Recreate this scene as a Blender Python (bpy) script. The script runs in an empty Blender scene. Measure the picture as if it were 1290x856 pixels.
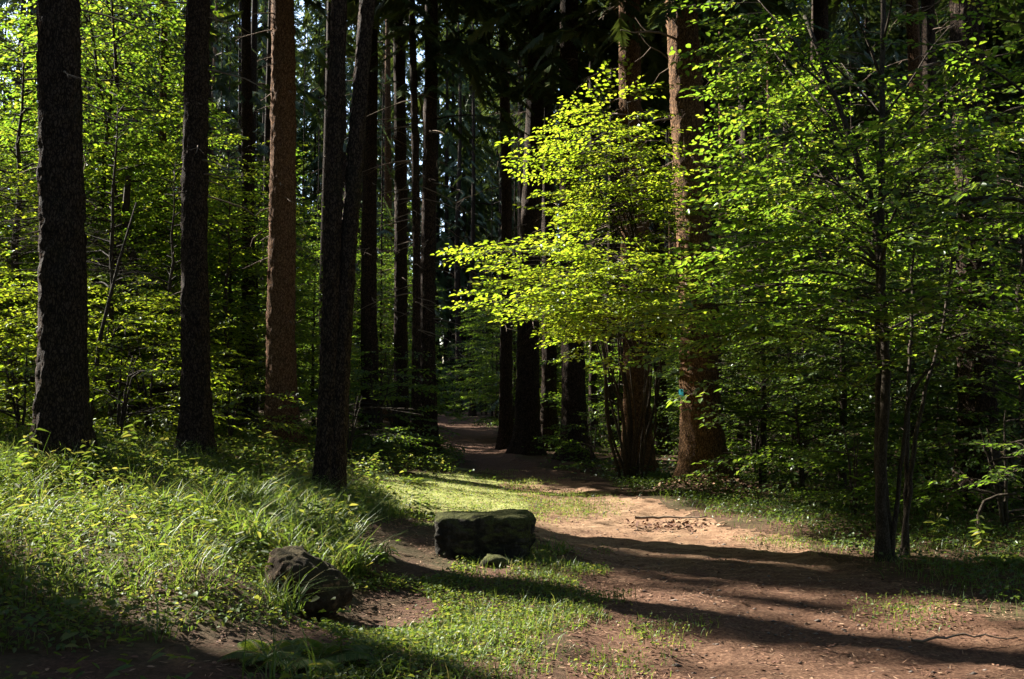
import bpy, math, random
import numpy as np
from math import radians, sin, cos, pi

rng = np.random.default_rng(7)
random.seed(7)
scene = bpy.context.scene
COL = scene.collection

# ------------------------------------------------------------------ camera geometry
F = 1254.0
CAMZ = 1.5
PITCH = math.atan(62.0 / F)
FW = np.array([0, cos(PITCH), sin(PITCH)])
UP = np.array([0, -sin(PITCH), cos(PITCH)])
CAM = np.array([0, 0, CAMZ])


def at(px, py, d):
    v = FW + np.array([1, 0, 0]) * ((px - 645) / F) + UP * ((428 - py) / F)
    return CAM + v * (d / v[1])


def to_px(P):
    Q = P - CAM
    w = Q @ FW
    w = np.where(w > 0.2, w, 0.2)
    return 645 + F * Q[..., 0] / w, 428 - F * (Q @ UP) / w


# sun: shadows fall to the right and towards the viewer
SUN_EL = radians(33)
SH = np.array([0.86, -0.51]); SH /= np.linalg.norm(SH)
COT = 1 / math.tan(SUN_EL)
TO_SUN = np.array([-SH[0] * cos(SUN_EL), -SH[1] * cos(SUN_EL), sin(SUN_EL)])


# ------------------------------------------------------------------ noise
def _h(ix, iy, iz, seed):
    n = (ix * 374761393 + iy * 668265263 + iz * 2147483647 + seed * 974634777) & 0xFFFFFFFF
    n = ((n ^ (n >> 13)) * 1274126177) & 0xFFFFFFFF
    n = n ^ (n >> 16)
    return (n & 0xFFFF) / 65535.0


def vnoise(x, y, z=None, seed=0):
    x = np.asarray(x, float); y = np.asarray(y, float)
    z = np.zeros_like(x) if z is None else np.asarray(z, float)
    ix = np.floor(x).astype(np.int64); iy = np.floor(y).astype(np.int64); iz = np.floor(z).astype(np.int64)
    fx, fy, fz = x - ix, y - iy, z - iz
    fx = fx * fx * (3 - 2 * fx); fy = fy * fy * (3 - 2 * fy); fz = fz * fz * (3 - 2 * fz)
    r = 0
    for a in (0, 1):
        for b in (0, 1):
            for c in (0, 1):
                w = (fx if a else 1 - fx) * (fy if b else 1 - fy) * (fz if c else 1 - fz)
                r = r + w * _h(ix + a, iy + b, iz + c, seed)
    return r


def fbm(x, y, z=None, seed=0, oct=4):
    r = 0; a = 0.5; s = 0
    x = np.asarray(x, float); y = np.asarray(y, float)
    z = np.zeros_like(x) if z is None else np.asarray(z, float)
    for i in range(oct):
        r = r + a * vnoise(x, y, z, seed + i * 17); s += a
        x, y, z = x * 2.03, y * 2.03, z * 2.03; a *= 0.5
    return r / s


def sstep(a, b, x):
    t = np.clip((x - a) / (b - a), 0, 1)
    return t * t * (3 - 2 * t)


# ------------------------------------------------------------------ mesh helpers
def mesh(name, V, faces, mat=None, smooth=False):
    """faces: list of (n,k) int arrays."""
    V = np.asarray(V, np.float32)
    me = bpy.data.meshes.new(name)
    faces = [np.asarray(f, np.int32) for f in faces if len(f)]
    nl = sum(f.size for f in faces); nf = sum(len(f) for f in faces)
    me.vertices.add(len(V)); me.vertices.foreach_set('co', V.ravel())
    if nf:
        me.loops.add(nl); me.polygons.add(nf)
        me.loops.foreach_set('vertex_index', np.concatenate([f.ravel() for f in faces]))
        tot = np.concatenate([np.full(len(f), f.shape[1], np.int32) for f in faces])
        st = np.concatenate([[0], np.cumsum(tot)[:-1]]).astype(np.int32)
        me.polygons.foreach_set('loop_start', st)
        if smooth:
            me.polygons.foreach_set('use_smooth', np.ones(nf, bool))
    me.update(calc_edges=True)
    if mat: me.materials.append(mat)
    return me


def obj(name, me, parent=None, loc=None):
    o = bpy.data.objects.new(name, me); COL.objects.link(o)
    if parent is not None: o.parent = parent
    if loc is not None: o.location = loc
    return o


def thing(name, label, cat, loc=(0, 0, 0), rz=0, group=None, me=None):
    o = bpy.data.objects.new(name, me); COL.objects.link(o)
    o.location = loc; o.rotation_euler = (0, 0, rz)
    o['label'] = label; o['category'] = cat
    if group: o['group'] = group
    return o


class MB:
    def __init__(s):
        s.V = []; s.Q = []; s.T = []; s.n = 0

    def add(s, V, Q=None, T=None):
        V = np.asarray(V, float)
        if Q is not None and len(Q): s.Q.append(np.asarray(Q) + s.n)
        if T is not None and len(T): s.T.append(np.asarray(T) + s.n)
        s.V.append(V); s.n += len(V)

    def tube(s, P, R, n=6, cap=True, wob=0):
        P = np.asarray(P, float); R = np.asarray(R, float); m = len(P)
        T = np.gradient(P, axis=0); T /= np.linalg.norm(T, axis=1)[:, None] + 1e-9
        ref = np.array([1, 0, 0]) if abs(T[0][0]) < 0.8 else np.array([0, 1, 0])
        A = np.cross(T, ref); A /= np.linalg.norm(A, axis=1)[:, None] + 1e-9
        B = np.cross(T, A)
        th = np.arange(n) * 2 * pi / n
        ring = A[:, None, :] * np.cos(th)[None, :, None] + B[:, None, :] * np.sin(th)[None, :, None]
        rr = R[:, None, None]
        if wob: rr = rr * (1 + wob * (rng.random((m, n, 1)) - 0.5))
        V = (P[:, None, :] + ring * rr).reshape(-1, 3)
        i = np.arange(m - 1)[:, None]; j = np.arange(n)[None, :]; j2 = (j + 1) % n
        Q = np.stack([i * n + j, i * n + j2, (i + 1) * n + j2, (i + 1) * n + j], -1).reshape(-1, 4)
        T3 = None
        if cap:
            V = np.vstack([V, P[-1][None]])
            k = len(V) - 1; b = (m - 1) * n
            T3 = [(b + q, b + (q + 1) % n, k) for q in range(n)]
        s.add(V, Q, T3)

    def mesh(s, name, mat, smooth=False):
        V = np.concatenate(s.V) if s.V else np.zeros((0, 3))
        fs = []
        if s.Q: fs.append(np.concatenate(s.Q))
        if s.T: fs.append(np.concatenate(s.T))
        return mesh(name, V, fs, mat, smooth)


# ------------------------------------------------------------------ materials
def new_mat(name):
    m = bpy.data.materials.new(name); m.use_nodes = True
    nt = m.node_tree; nt.nodes.clear()
    out = nt.nodes.new('ShaderNodeOutputMaterial')
    return m, nt, out


def N(nt, typ, **kw):
    n = nt.nodes.new(typ)
    for k, v in kw.items():
        if k in n.inputs.keys(): n.inputs[k].default_value = v
        else: setattr(n, k, v)
    return n


def ramp(nt, src, stops):
    r = nt.nodes.new('ShaderNodeValToRGB')
    el = r.color_ramp.elements
    while len(el) < len(stops): el.new(0.5)
    for e, (p, c) in zip(el, stops):
        e.position = p; e.color = (*c, 1)
    nt.links.new(src, r.inputs['Fac'])
    return r.outputs['Color']


def leaf_mat(name, stops, tstops, trans=0.5, gloss=0.06, rough=0.42):
    m, nt, out = new_mat(name)
    L = nt.links.new
    geo = N(nt, 'ShaderNodeNewGeometry')
    c1 = ramp(nt, geo.outputs['Random Per Island'], stops)
    c2 = ramp(nt, geo.outputs['Random Per Island'], tstops)
    d = N(nt, 'ShaderNodeBsdfDiffuse'); L(c1, d.inputs['Color'])
    t = N(nt, 'ShaderNodeBsdfTranslucent'); L(c2, t.inputs['Color'])
    mx = N(nt, 'ShaderNodeMixShader'); mx.inputs[0].default_value = trans
    L(d.outputs[0], mx.inputs[1]); L(t.outputs[0], mx.inputs[2])
    g = N(nt, 'ShaderNodeBsdfGlossy'); g.inputs['Roughness'].default_value = rough
    g.inputs['Color'].default_value = (0.9, 0.95, 0.9, 1)
    mg = N(nt, 'ShaderNodeMixShader'); mg.inputs[0].default_value = gloss
    L(mx.outputs[0], mg.inputs[1]); L(g.outputs[0], mg.inputs[2])
    L(mg.outputs[0], out.inputs['Surface'])
    return m


def bark_mat(name, cols, scale=1.0, bump=0.6, moss=0.0):
    m, nt, out = new_mat(name); L = nt.links.new
    tc = N(nt, 'ShaderNodeTexCoord')
    mp = N(nt, 'ShaderNodeMapping'); mp.inputs['Scale'].default_value = (1, 1, 0.4)
    L(tc.outputs['Object'], mp.inputs['Vector'])
    wn = N(nt, 'ShaderNodeTexNoise', Scale=14 * scale, Detail=4.0); L(mp.outputs[0], wn.inputs['Vector'])
    wm = N(nt, 'ShaderNodeMix', data_type='RGBA'); wm.inputs['Factor'].default_value = 0.06
    L(mp.outputs[0], wm.inputs['A']); L(wn.outputs['Color'], wm.inputs['B'])
    vo = N(nt, 'ShaderNodeTexVoronoi', Scale=46 * scale, feature='DISTANCE_TO_EDGE'); L(wm.outputs['Result'], vo.inputs['Vector'])
    mr0 = N(nt, 'ShaderNodeMapRange'); mr0.inputs['From Max'].default_value = 0.22; L(vo.outputs['Distance'], mr0.inputs['Value'])
    n1 = N(nt, 'ShaderNodeTexNoise', Scale=30 * scale, Detail=8.0, Roughness=0.7); L(mp.outputs[0], n1.inputs['Vector'])
    n2 = N(nt, 'ShaderNodeTexNoise', Scale=2.3, Detail=6.0, Roughness=.65); L(tc.outputs['Object'], n2.inputs['Vector'])
    add = N(nt, 'ShaderNodeMath', operation='MULTIPLY_ADD'); L(mr0.outputs[0], add.inputs[0])
    add.inputs[1].default_value = 0.32; L(n1.outputs['Fac'], add.inputs[2])
    c = ramp(nt, add.outputs[0], [(0.35, cols[0]), (0.66, cols[1]), (0.98, cols[2])])
    mixc = N(nt, 'ShaderNodeMix', data_type='RGBA')
    mr = N(nt, 'ShaderNodeMapRange'); mr.inputs['From Min'].default_value = 0.5; mr.inputs['From Max'].default_value = 0.75
    mr.inputs['To Max'].default_value = moss; L(n2.outputs['Fac'], mr.inputs['Value'])
    L(mr.outputs[0], mixc.inputs['Factor']); L(c, mixc.inputs['A']); mixc.inputs['B'].default_value = (0.035, 0.045, 0.02, 1)
    b = N(nt, 'ShaderNodeBsdfPrincipled'); L(mixc.outputs['Result'], b.inputs['Base Color'])
    b.inputs['Roughness'].default_value = 0.92; b.inputs['Specular IOR Level'].default_value = 0.12
    bp = N(nt, 'ShaderNodeBump', Strength=bump, Distance=0.02); L(add.outputs[0], bp.inputs['Height'])
    L(bp.outputs[0], b.inputs['Normal']); L(b.outputs[0], out.inputs['Surface'])
    return m


def rough_mat(name, stops, scale=6.0, bump=0.5, dist=0.02, detail=8.0):
    m, nt, out = new_mat(name); L = nt.links.new
    tc = N(nt, 'ShaderNodeTexCoord')
    n1 = N(nt, 'ShaderNodeTexNoise', Scale=scale, Detail=detail, Roughness=0.68); L(tc.outputs['Object'], n1.inputs['Vector'])
    c = ramp(nt, n1.outputs['Fac'], stops)
    b = N(nt, 'ShaderNodeBsdfPrincipled'); L(c, b.inputs['Base Color'])
    b.inputs['Roughness'].default_value = 0.92; b.inputs['Specular IOR Level'].default_value = 0.15
    bp = N(nt, 'ShaderNodeBump', Strength=bump, Distance=dist); L(n1.outputs['Fac'], bp.inputs['Height'])
    L(bp.outputs[0], b.inputs['Normal']); L(b.outputs[0], out.inputs['Surface'])
    return m


def island_mat(name, stops, rough=0.9):
    m, nt, out = new_mat(name)
    geo = N(nt, 'ShaderNodeNewGeometry')
    c = ramp(nt, geo.outputs['Random Per Island'], stops)
    b = N(nt, 'ShaderNodeBsdfPrincipled'); nt.links.new(c, b.inputs['Base Color'])
    b.inputs['Roughness'].default_value = rough; b.inputs['Specular IOR Level'].default_value = 0.2
    nt.links.new(b.outputs[0], out.inputs['Surface'])
    return m


M = {}
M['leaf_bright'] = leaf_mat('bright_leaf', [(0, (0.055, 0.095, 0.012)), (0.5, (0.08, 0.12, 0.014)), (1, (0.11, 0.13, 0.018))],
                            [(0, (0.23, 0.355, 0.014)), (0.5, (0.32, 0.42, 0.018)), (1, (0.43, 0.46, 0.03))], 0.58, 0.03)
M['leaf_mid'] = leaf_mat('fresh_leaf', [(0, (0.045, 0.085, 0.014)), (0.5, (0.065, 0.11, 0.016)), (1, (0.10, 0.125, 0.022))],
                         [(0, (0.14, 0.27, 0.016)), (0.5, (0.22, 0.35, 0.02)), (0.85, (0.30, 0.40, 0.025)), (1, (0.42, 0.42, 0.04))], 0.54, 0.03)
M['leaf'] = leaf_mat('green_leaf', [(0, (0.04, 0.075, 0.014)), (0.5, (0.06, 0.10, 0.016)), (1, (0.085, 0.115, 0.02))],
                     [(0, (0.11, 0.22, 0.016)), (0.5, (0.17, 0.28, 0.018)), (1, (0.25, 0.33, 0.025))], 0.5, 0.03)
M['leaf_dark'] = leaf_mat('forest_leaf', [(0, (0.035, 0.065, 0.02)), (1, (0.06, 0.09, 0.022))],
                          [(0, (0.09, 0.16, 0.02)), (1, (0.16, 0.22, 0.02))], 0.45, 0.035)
M['needle'] = leaf_mat('spruce_needle', [(0, (0.035, 0.055, 0.018)), (0.7, (0.055, 0.078, 0.024)), (1, (0.085, 0.085, 0.035))],
                       [(0, (0.05, 0.08, 0.012)), (1, (0.10, 0.13, 0.02))], 0.32, 0.03)
M['herb'] = leaf_mat('herb_leaf', [(0, (0.05, 0.085, 0.02)), (0.6, (0.08, 0.115, 0.025)), (1, (0.12, 0.12, 0.04))],
                     [(0, (0.12, 0.20, 0.02)), (0.6, (0.20, 0.26, 0.025)), (1, (0.34, 0.31, 0.05))], 0.45, 0.018, 0.5)
M['grass'] = leaf_mat('grass_blade', [(0, (0.05, 0.09, 0.02)), (0.7, (0.08, 0.12, 0.03)), (0.9, (0.12, 0.13, 0.04)), (1, (0.22, 0.18, 0.09))],
                      [(0, (0.13, 0.22, 0.02)), (0.7, (0.2, 0.27, 0.03)), (1, (0.3, 0.26, 0.08))], 0.45, 0.025, 0.45)
M['grass_sunlit_pale'] = leaf_mat('sunlit_pale_grass', [(0, (0.12, 0.16, 0.045)), (0.6, (0.18, 0.20, 0.065)), (1, (0.28, 0.26, 0.11))],
                            [(0, (0.22, 0.32, 0.05)), (0.6, (0.32, 0.37, 0.07)), (1, (0.42, 0.38, 0.13))], 0.5, 0.015, 0.5)  # paler grass copy: part of the lawn's sunlight sits in its colour
M['bark'] = bark_mat('spruce_bark', [(0.006, 0.004, 0.003), (0.024, 0.015, 0.010), (0.10, 0.066, 0.044)], 1.0, 1.0, 0.2)
M['bark_red'] = bark_mat('reddish_bark', [(0.015, 0.008, 0.004), (0.080, 0.041, 0.018), (0.255, 0.14, 0.068)], 1.0, 1.0, 0.12)
M['bark_brown'] = bark_mat('brown_bark', [(0.022, 0.012, 0.007), (0.105, 0.052, 0.024), (0.27, 0.15, 0.078)], 1.0, 1.0, 0.12)
M['bark_smooth'] = bark_mat('young_bark', [(0.014, 0.011, 0.008), (0.04, 0.03, 0.022), (0.09, 0.07, 0.052)], 1.6, 0.35, 0.3)
M['twig'] = rough_mat('dead_twig', [(0.3, (0.10, 0.075, 0.055)), (0.7, (0.24, 0.18, 0.13))], 20)
def rock_mat(name, stone, moss, amount):
    m, nt, out = new_mat(name); L = nt.links.new
    tc = N(nt, 'ShaderNodeTexCoord'); geo = N(nt, 'ShaderNodeNewGeometry')
    n1 = N(nt, 'ShaderNodeTexNoise', Scale=7.0, Detail=10.0, Roughness=0.7); L(tc.outputs['Object'], n1.inputs['Vector'])
    n2 = N(nt, 'ShaderNodeTexNoise', Scale=70.0, Detail=6.0, Roughness=0.7); L(tc.outputs['Object'], n2.inputs['Vector'])
    n3 = N(nt, 'ShaderNodeTexNoise', Scale=3.2, Detail=5.0, Roughness=0.7); L(tc.outputs['Object'], n3.inputs['Vector'])
    vo = N(nt, 'ShaderNodeTexVoronoi', Scale=5.0, feature='DISTANCE_TO_EDGE'); L(n1.outputs['Color'], vo.inputs['Vector'])
    cs = ramp(nt, n1.outputs['Fac'], stone); cm = ramp(nt, n2.outputs['Fac'], moss)
    sx = N(nt, 'ShaderNodeSeparateXYZ'); L(geo.outputs['Normal'], sx.inputs[0])
    ad = N(nt, 'ShaderNodeMath', operation='MULTIPLY_ADD'); L(sx.outputs['Z'], ad.inputs[0]); ad.inputs[1].default_value = .35; L(n3.outputs['Fac'], ad.inputs[2])
    mr = N(nt, 'ShaderNodeMapRange'); mr.inputs['From Min'].default_value = .62 - amount; mr.inputs['From Max'].default_value = .74 - amount; L(ad.outputs[0], mr.inputs['Value'])
    mx = N(nt, 'ShaderNodeMix', data_type='RGBA'); L(mr.outputs[0], mx.inputs['Factor']); L(cs, mx.inputs['A']); L(cm, mx.inputs['B'])
    b = N(nt, 'ShaderNodeBsdfPrincipled'); L(mx.outputs['Result'], b.inputs['Base Color'])
    b.inputs['Roughness'].default_value = 0.95; b.inputs['Specular IOR Level'].default_value = 0.12
    hh = N(nt, 'ShaderNodeMath', operation='MULTIPLY_ADD'); L(n2.outputs['Fac'], hh.inputs[0]); hh.inputs[1].default_value = .35; L(n1.outputs['Fac'], hh.inputs[2])
    bp = N(nt, 'ShaderNodeBump', Strength=1.0, Distance=0.05); L(hh.outputs[0], bp.inputs['Height'])
    L(bp.outputs[0], b.inputs['Normal']); L(b.outputs[0], out.inputs['Surface'])
    return m


M['rock_moss'] = rock_mat('mossy_rock', [(0.3, (0.008, 0.007, 0.005)), (0.5, (0.03, 0.026, 0.02)), (0.68, (0.10, 0.09, 0.07))], [(0.3, (0.022, 0.026, 0.008)), (0.7, (0.10, 0.10, 0.032))], .1)
M['rock_brown'] = rock_mat('brown_rock', [(0.3, (0.012, 0.009, 0.006)), (0.5, (0.05, 0.033, 0.02)), (0.66, (0.19, 0.12, 0.065))], [(0.3, (0.016, 0.014, 0.006)), (0.7, (0.07, 0.052, 0.022))], .0)
M['litter'] = island_mat('leaf_litter', [(0, (0.06, 0.03, 0.02)), (0.4, (0.14, 0.07, 0.045)), (0.75, (0.22, 0.12, 0.07)), (1, (0.32, 0.21, 0.13))])
M['pebble'] = island_mat('pebble', [(0, (0.07, 0.055, 0.045)), (0.6, (0.14, 0.115, 0.095)), (1, (0.24, 0.20, 0.17))])
M['teal'] = rough_mat('teal_paint', [(0.4, (0.0, 0.06, 0.07)), (0.6, (0.005, 0.14, 0.15))], 30)

# ------------------------------------------------------------------ terrain
def zg(px, py, d):
    p = at(px, py, d); return (p[0], p[1], p[2])


CTRL = [zg(78, 592, 10.4), zg(247, 585, 13.0), zg(355, 566, 17.5), zg(414, 628, 12.0), zg(533, 578, 20.5),
        zg(886, 612, 15.0), zg(803, 602, 18.0), zg(664, 572, 23.0), zg(722, 580, 21.5), zg(1232, 640, 12.6), zg(1122, 702, 9.0)]
CTRL += [zg(20, 600, 10.4), zg(150, 600, 10.0), zg(160, 575, 13.0), zg(0, 655, 8.2), zg(100, 665, 7.8), zg(220, 665, 8.0), zg(300, 650, 9.2),
         zg(20, 720, 6.4), zg(150, 735, 6.2), zg(280, 740, 6.4), zg(360, 765, 6.6),
         zg(80, 830, 4.9), zg(250, 845, 4.95), zg(500, 640, 11.8), zg(470, 600, 15.5), zg(430, 575, 17.5)]
CTRL += [(-7, 16, 0.75), (-12, 18, 1.0), (-9, 24, 0.9), (-14, 10, 1.2), (-10, 6, 1.0), (-5, 3, 0.35), (-20, 20, 1.4), (-6, 32, 0.7)]
CTRL += [(x, y, 0) for x, y in ((0, 4), (2, 4), (0, 6), (2.2, 6), (0.2, 8), (2, 8), (3.5, 8), (1.2, 10), (3, 10.5), (0.3, 12.5), (2, 12.5),
                                (0, 15.5), (-0.5, 18), (0.6, 18), (-1.1, 24), (-1.6, 30), (-2.4, 40), (-2.8, 52), (5, 6), (6, 12), (5, 18), (4, 25),
                                (10, 9), (10, 20), (8, 35), (20, 5), (20, 30), (0, -8), (-15, -10), (15, -10), (0, 75), (-40, 60), (40, 60), (60, 0), (-60, 0), (0, -60))]
CP = np.array(CTRL)
_D = np.linalg.norm(CP[:, None, :2] - CP[None, :, :2], axis=2)
_K = -np.sqrt(_D ** 2 + 0.6 ** 2)
_A = np.block([[_K - 0.02 * np.eye(len(CP)), np.ones((len(CP), 1))], [np.ones((1, len(CP))), np.zeros((1, 1))]])
_W = np.linalg.solve(_A, np.append(CP[:, 2], 0))


def ground_smooth(x, y):
    x = np.atleast_1d(np.asarray(x, float)); y = np.atleast_1d(np.asarray(y, float))
    out = np.full(x.shape, _W[-1])
    for (cx, cy, _), w in zip(CTRL, _W[:-1]):
        out = out - w * np.sqrt((x - cx) ** 2 + (y - cy) ** 2 + 0.36)
    r = np.hypot(x, y - 15)
    return out * (1 - sstep(70, 120, r))


# path edges in world space, y -> (left x, right x)
PE = [(856, 675, 1340), (800, 735, 1290), (750, 750, 1150), (720, 735, 1075), (700, 705, 1050), (680, 690, 1010), (660, 672, 925), (640, 655, 850),
      (620, 645, 770), (605, 622, 725), (590, 600, 692), (570, 560, 642), (550, 550, 626), (535, 547, 607), (526, 545, 585)]
PY = []; PL = []; PR = []
for py, l, r in PE:
    d = F * CAMZ / (py - 490.0)
    PY.append(d); PL.append((l - 645) / F * d); PR.append((r - 645) / F * d)
PY = [-20, 2.0] + PY + [62, 80]
PL = [0.2, 0.1] + PL + [-9, -30]
PR = [4.4, 3.4] + PR + [-5, -26]


def path_s(x, y):
    """signed amount inside the path in metres (positive inside)"""
    l = np.interp(y, PY, PL); r = np.interp(y, PY, PR)
    wob = (fbm(x * 1.3, y * 1.3, seed=5, oct=4) - 0.5) * (0.9 + 0.0 * x)
    return np.minimum(x - l, r - x) + wob


def soil_bare(x, y):
    """bare reddish soil amount 0..1 (round the boulders, under the trees in front)"""
    px, py = to_px(np.stack([x, y, ground(x, y)], -1))
    n = (fbm(x * 1.1, y * 1.1, seed=31) - 0.5)
    a = np.exp(-(((px - 515) / 75) ** 2 + ((py - 685) / 45) ** 2))
    b = np.exp(-(((px - 480) / 75) ** 2 + ((py - 775) / 28) ** 2))
    c = np.exp(-(((px - 120) / 260) ** 2 + ((py - 850) / 40) ** 2)) + np.exp(-(((px - 330) / 110) ** 2 + ((py - 815) / 35) ** 2))
    v = np.maximum(np.maximum(a, b), c); v = v + n * 1.1 * sstep(.1, .4, v)
    return sstep(0.38, 0.6, v)


def ground(x, y):
    x = np.atleast_1d(np.asarray(x, float)); y = np.atleast_1d(np.asarray(y, float))
    z = ground_smooth(x, y)
    near = np.exp(-np.hypot(x, y - 8) / 30)
    z = z + near * ((fbm(x * 0.9, y * 0.9, seed=11) - 0.5) * 0.10 + (fbm(x * 4.5, y * 4.5, seed=12, oct=3) - 0.5) * 0.05)
    # low mound of leaves and soil at the foot of the marked trunk
    z = z + 0.16 * np.exp(-(((x - 2.75) / 0.55) ** 2 + ((y - 14.3) / 0.5) ** 2))
    return z


def g1(x, y): return float(ground(x, y)[0])


xs = np.concatenate([-np.geomspace(260, 9.2, 34), np.arange(-9, -3.5, 0.16), np.arange(-3.5, 7, 0.07), np.arange(7, 11, 0.25), np.geomspace(11.2, 260, 30)])
ys = np.concatenate([-np.geomspace(260, 3.2, 24), np.arange(-3, 3.4, 0.3), np.arange(3.5, 15, 0.07), np.arange(15, 22, 0.12), np.arange(22, 56, 0.25), np.geomspace(57, 300, 26)])
XX, YY = np.meshgrid(xs, ys)
ZZ = ground(XX.ravel(), YY.ravel()).reshape(XX.shape)
psd = path_s(XX.ravel(), YY.ravel()).reshape(XX.shape)
# the trodden path lies a little lower and rougher
ZZ = ZZ - 0.05 * sstep(-0.1, 0.5, psd)
ZZ = ZZ + sstep(-0.1, 0.2, psd) * ((fbm(XX.ravel() * 9, YY.ravel() * 9, seed=41, oct=3).reshape(XX.shape) - 0.5) * 0.035)
nx, ny = len(xs), len(ys)
VG = np.stack([XX, YY, ZZ], -1).reshape(-1, 3)
gi = np.arange(ny - 1)[:, None]; gj = np.arange(nx - 1)[None, :]
QG = np.stack([gi * nx + gj, gi * nx + gj + 1, (gi + 1) * nx + gj + 1, (gi + 1) * nx + gj], -1).reshape(-1, 4)


def soil_material(name, path):
    m, nt, out = new_mat(name); L = nt.links.new
    tc = N(nt, 'ShaderNodeTexCoord')
    n1 = N(nt, 'ShaderNodeTexNoise', Scale=1.1, Detail=6.0, Roughness=0.6); L(tc.outputs['Object'], n1.inputs['Vector'])
    n2 = N(nt, 'ShaderNodeTexNoise', Scale=38.0, Detail=9.0, Roughness=0.75); L(tc.outputs['Object'], n2.inputs['Vector'])
    mp = N(nt, 'ShaderNodeMapping'); mp.inputs['Rotation'].default_value = (0, 0, 0.5); mp.inputs['Scale'].default_value = (0.4, 1.6, 1)
    L(tc.outputs['Object'], mp.inputs['Vector'])
    n3 = N(nt, 'ShaderNodeTexNoise', Scale=9.0, Detail=5.0); L(mp.outputs[0], n3.inputs['Vector'])
    if path:
        c1 = ramp(nt, n2.outputs['Fac'], [(0.32, (0.05, 0.026, 0.016)), (0.5, (0.19, 0.115, 0.066)), (0.68, (0.40, 0.28, 0.175))])
        c2 = ramp(nt, n3.outputs['Fac'], [(0.3, (0.10, 0.053, 0.029)), (0.7, (0.31, 0.205, 0.125))])
    else:
        c1 = ramp(nt, n2.outputs['Fac'], [(0.3, (0.018, 0.010, 0.007)), (0.5, (0.07, 0.036, 0.024)), (0.7, (0.17, 0.095, 0.06))])
        c2 = ramp(nt, n3.outputs['Fac'], [(0.3, (0.025, 0.02, 0.010)), (0.7, (0.11, 0.055, 0.034))])
    mx = N(nt, 'ShaderNodeMix', data_type='RGBA'); mx.inputs['Factor'].default_value = 0.45
    L(c1, mx.inputs['A']); L(c2, mx.inputs['B'])
    mx2 = N(nt, 'ShaderNodeMix', data_type='RGBA')
    mr = N(nt, 'ShaderNodeMapRange'); mr.inputs['From Min'].default_value = 0.42; mr.inputs['From Max'].default_value = 0.68
    mr.inputs['To Max'].default_value = 0.45 if path else 0.6
    L(n1.outputs['Fac'], mr.inputs['Value']); L(mr.outputs[0], mx2.inputs['Factor'])
    L(mx.outputs['Result'], mx2.inputs['A']); mx2.inputs['B'].default_value = (0.13, 0.055, 0.034, 1) if path else (0.045, 0.05, 0.018, 1)
    col = mx2.outputs['Result']
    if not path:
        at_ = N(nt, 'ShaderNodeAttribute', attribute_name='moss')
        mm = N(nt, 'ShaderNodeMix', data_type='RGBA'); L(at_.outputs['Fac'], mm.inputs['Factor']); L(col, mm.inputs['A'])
        L(ramp(nt, n2.outputs['Fac'], [(0.32, (0.12, 0.12, 0.04)), (0.52, (0.24, 0.25, 0.08)), (0.7, (0.36, 0.35, 0.15))]), mm.inputs['B'])  # lawn moss painted pale so its colour carries the sunlight
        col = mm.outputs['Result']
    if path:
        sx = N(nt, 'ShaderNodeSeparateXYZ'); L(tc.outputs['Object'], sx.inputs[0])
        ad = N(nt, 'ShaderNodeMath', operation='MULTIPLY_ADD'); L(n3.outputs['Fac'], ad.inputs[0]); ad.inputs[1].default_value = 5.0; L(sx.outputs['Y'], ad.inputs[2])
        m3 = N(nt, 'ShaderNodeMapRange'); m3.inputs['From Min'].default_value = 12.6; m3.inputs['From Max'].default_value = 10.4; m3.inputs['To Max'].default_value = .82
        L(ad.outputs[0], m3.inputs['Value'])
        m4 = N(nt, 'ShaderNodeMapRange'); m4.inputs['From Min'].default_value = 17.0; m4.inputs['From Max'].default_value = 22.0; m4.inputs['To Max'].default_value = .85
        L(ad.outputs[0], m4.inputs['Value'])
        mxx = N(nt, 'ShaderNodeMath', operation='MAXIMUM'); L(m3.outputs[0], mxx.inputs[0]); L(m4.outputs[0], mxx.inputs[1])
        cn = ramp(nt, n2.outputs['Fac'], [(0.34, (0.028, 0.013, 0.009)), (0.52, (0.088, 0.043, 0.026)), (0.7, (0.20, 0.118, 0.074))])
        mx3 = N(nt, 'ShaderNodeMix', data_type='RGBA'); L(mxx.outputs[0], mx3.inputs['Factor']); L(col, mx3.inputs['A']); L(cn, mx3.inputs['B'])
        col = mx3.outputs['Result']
    b = N(nt, 'ShaderNodeBsdfPrincipled'); L(col, b.inputs['Base Color'])
    b.inputs['Roughness'].default_value = 0.95; b.inputs['Specular IOR Level'].default_value = 0.1
    add = N(nt, 'ShaderNodeMath', operation='MULTIPLY_ADD'); L(n2.outputs['Fac'], add.inputs[0]); add.inputs[1].default_value = 0.5
    L(n3.outputs['Fac'], add.inputs[2])
    bp = N(nt, 'ShaderNodeBump', Strength=0.8, Distance=0.03); L(add.outputs[0], bp.inputs['Height'])
    L(bp.outputs[0], b.inputs['Normal']); L(b.outputs[0], out.inputs['Surface'])
    return m


def sunlit_moss_field():  # outline of the lawn patch whose sunlight is painted in as pale moss
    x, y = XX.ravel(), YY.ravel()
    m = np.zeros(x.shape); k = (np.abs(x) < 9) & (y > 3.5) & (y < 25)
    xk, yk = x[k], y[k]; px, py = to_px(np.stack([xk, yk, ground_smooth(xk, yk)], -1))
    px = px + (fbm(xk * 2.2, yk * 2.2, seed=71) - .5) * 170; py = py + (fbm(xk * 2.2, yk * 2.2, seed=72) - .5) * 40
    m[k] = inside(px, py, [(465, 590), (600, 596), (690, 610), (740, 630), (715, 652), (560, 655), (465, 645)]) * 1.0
    return np.clip(m * (.45 + .9 * fbm(x * 5, y * 5, seed=73)), 0, 1)


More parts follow.
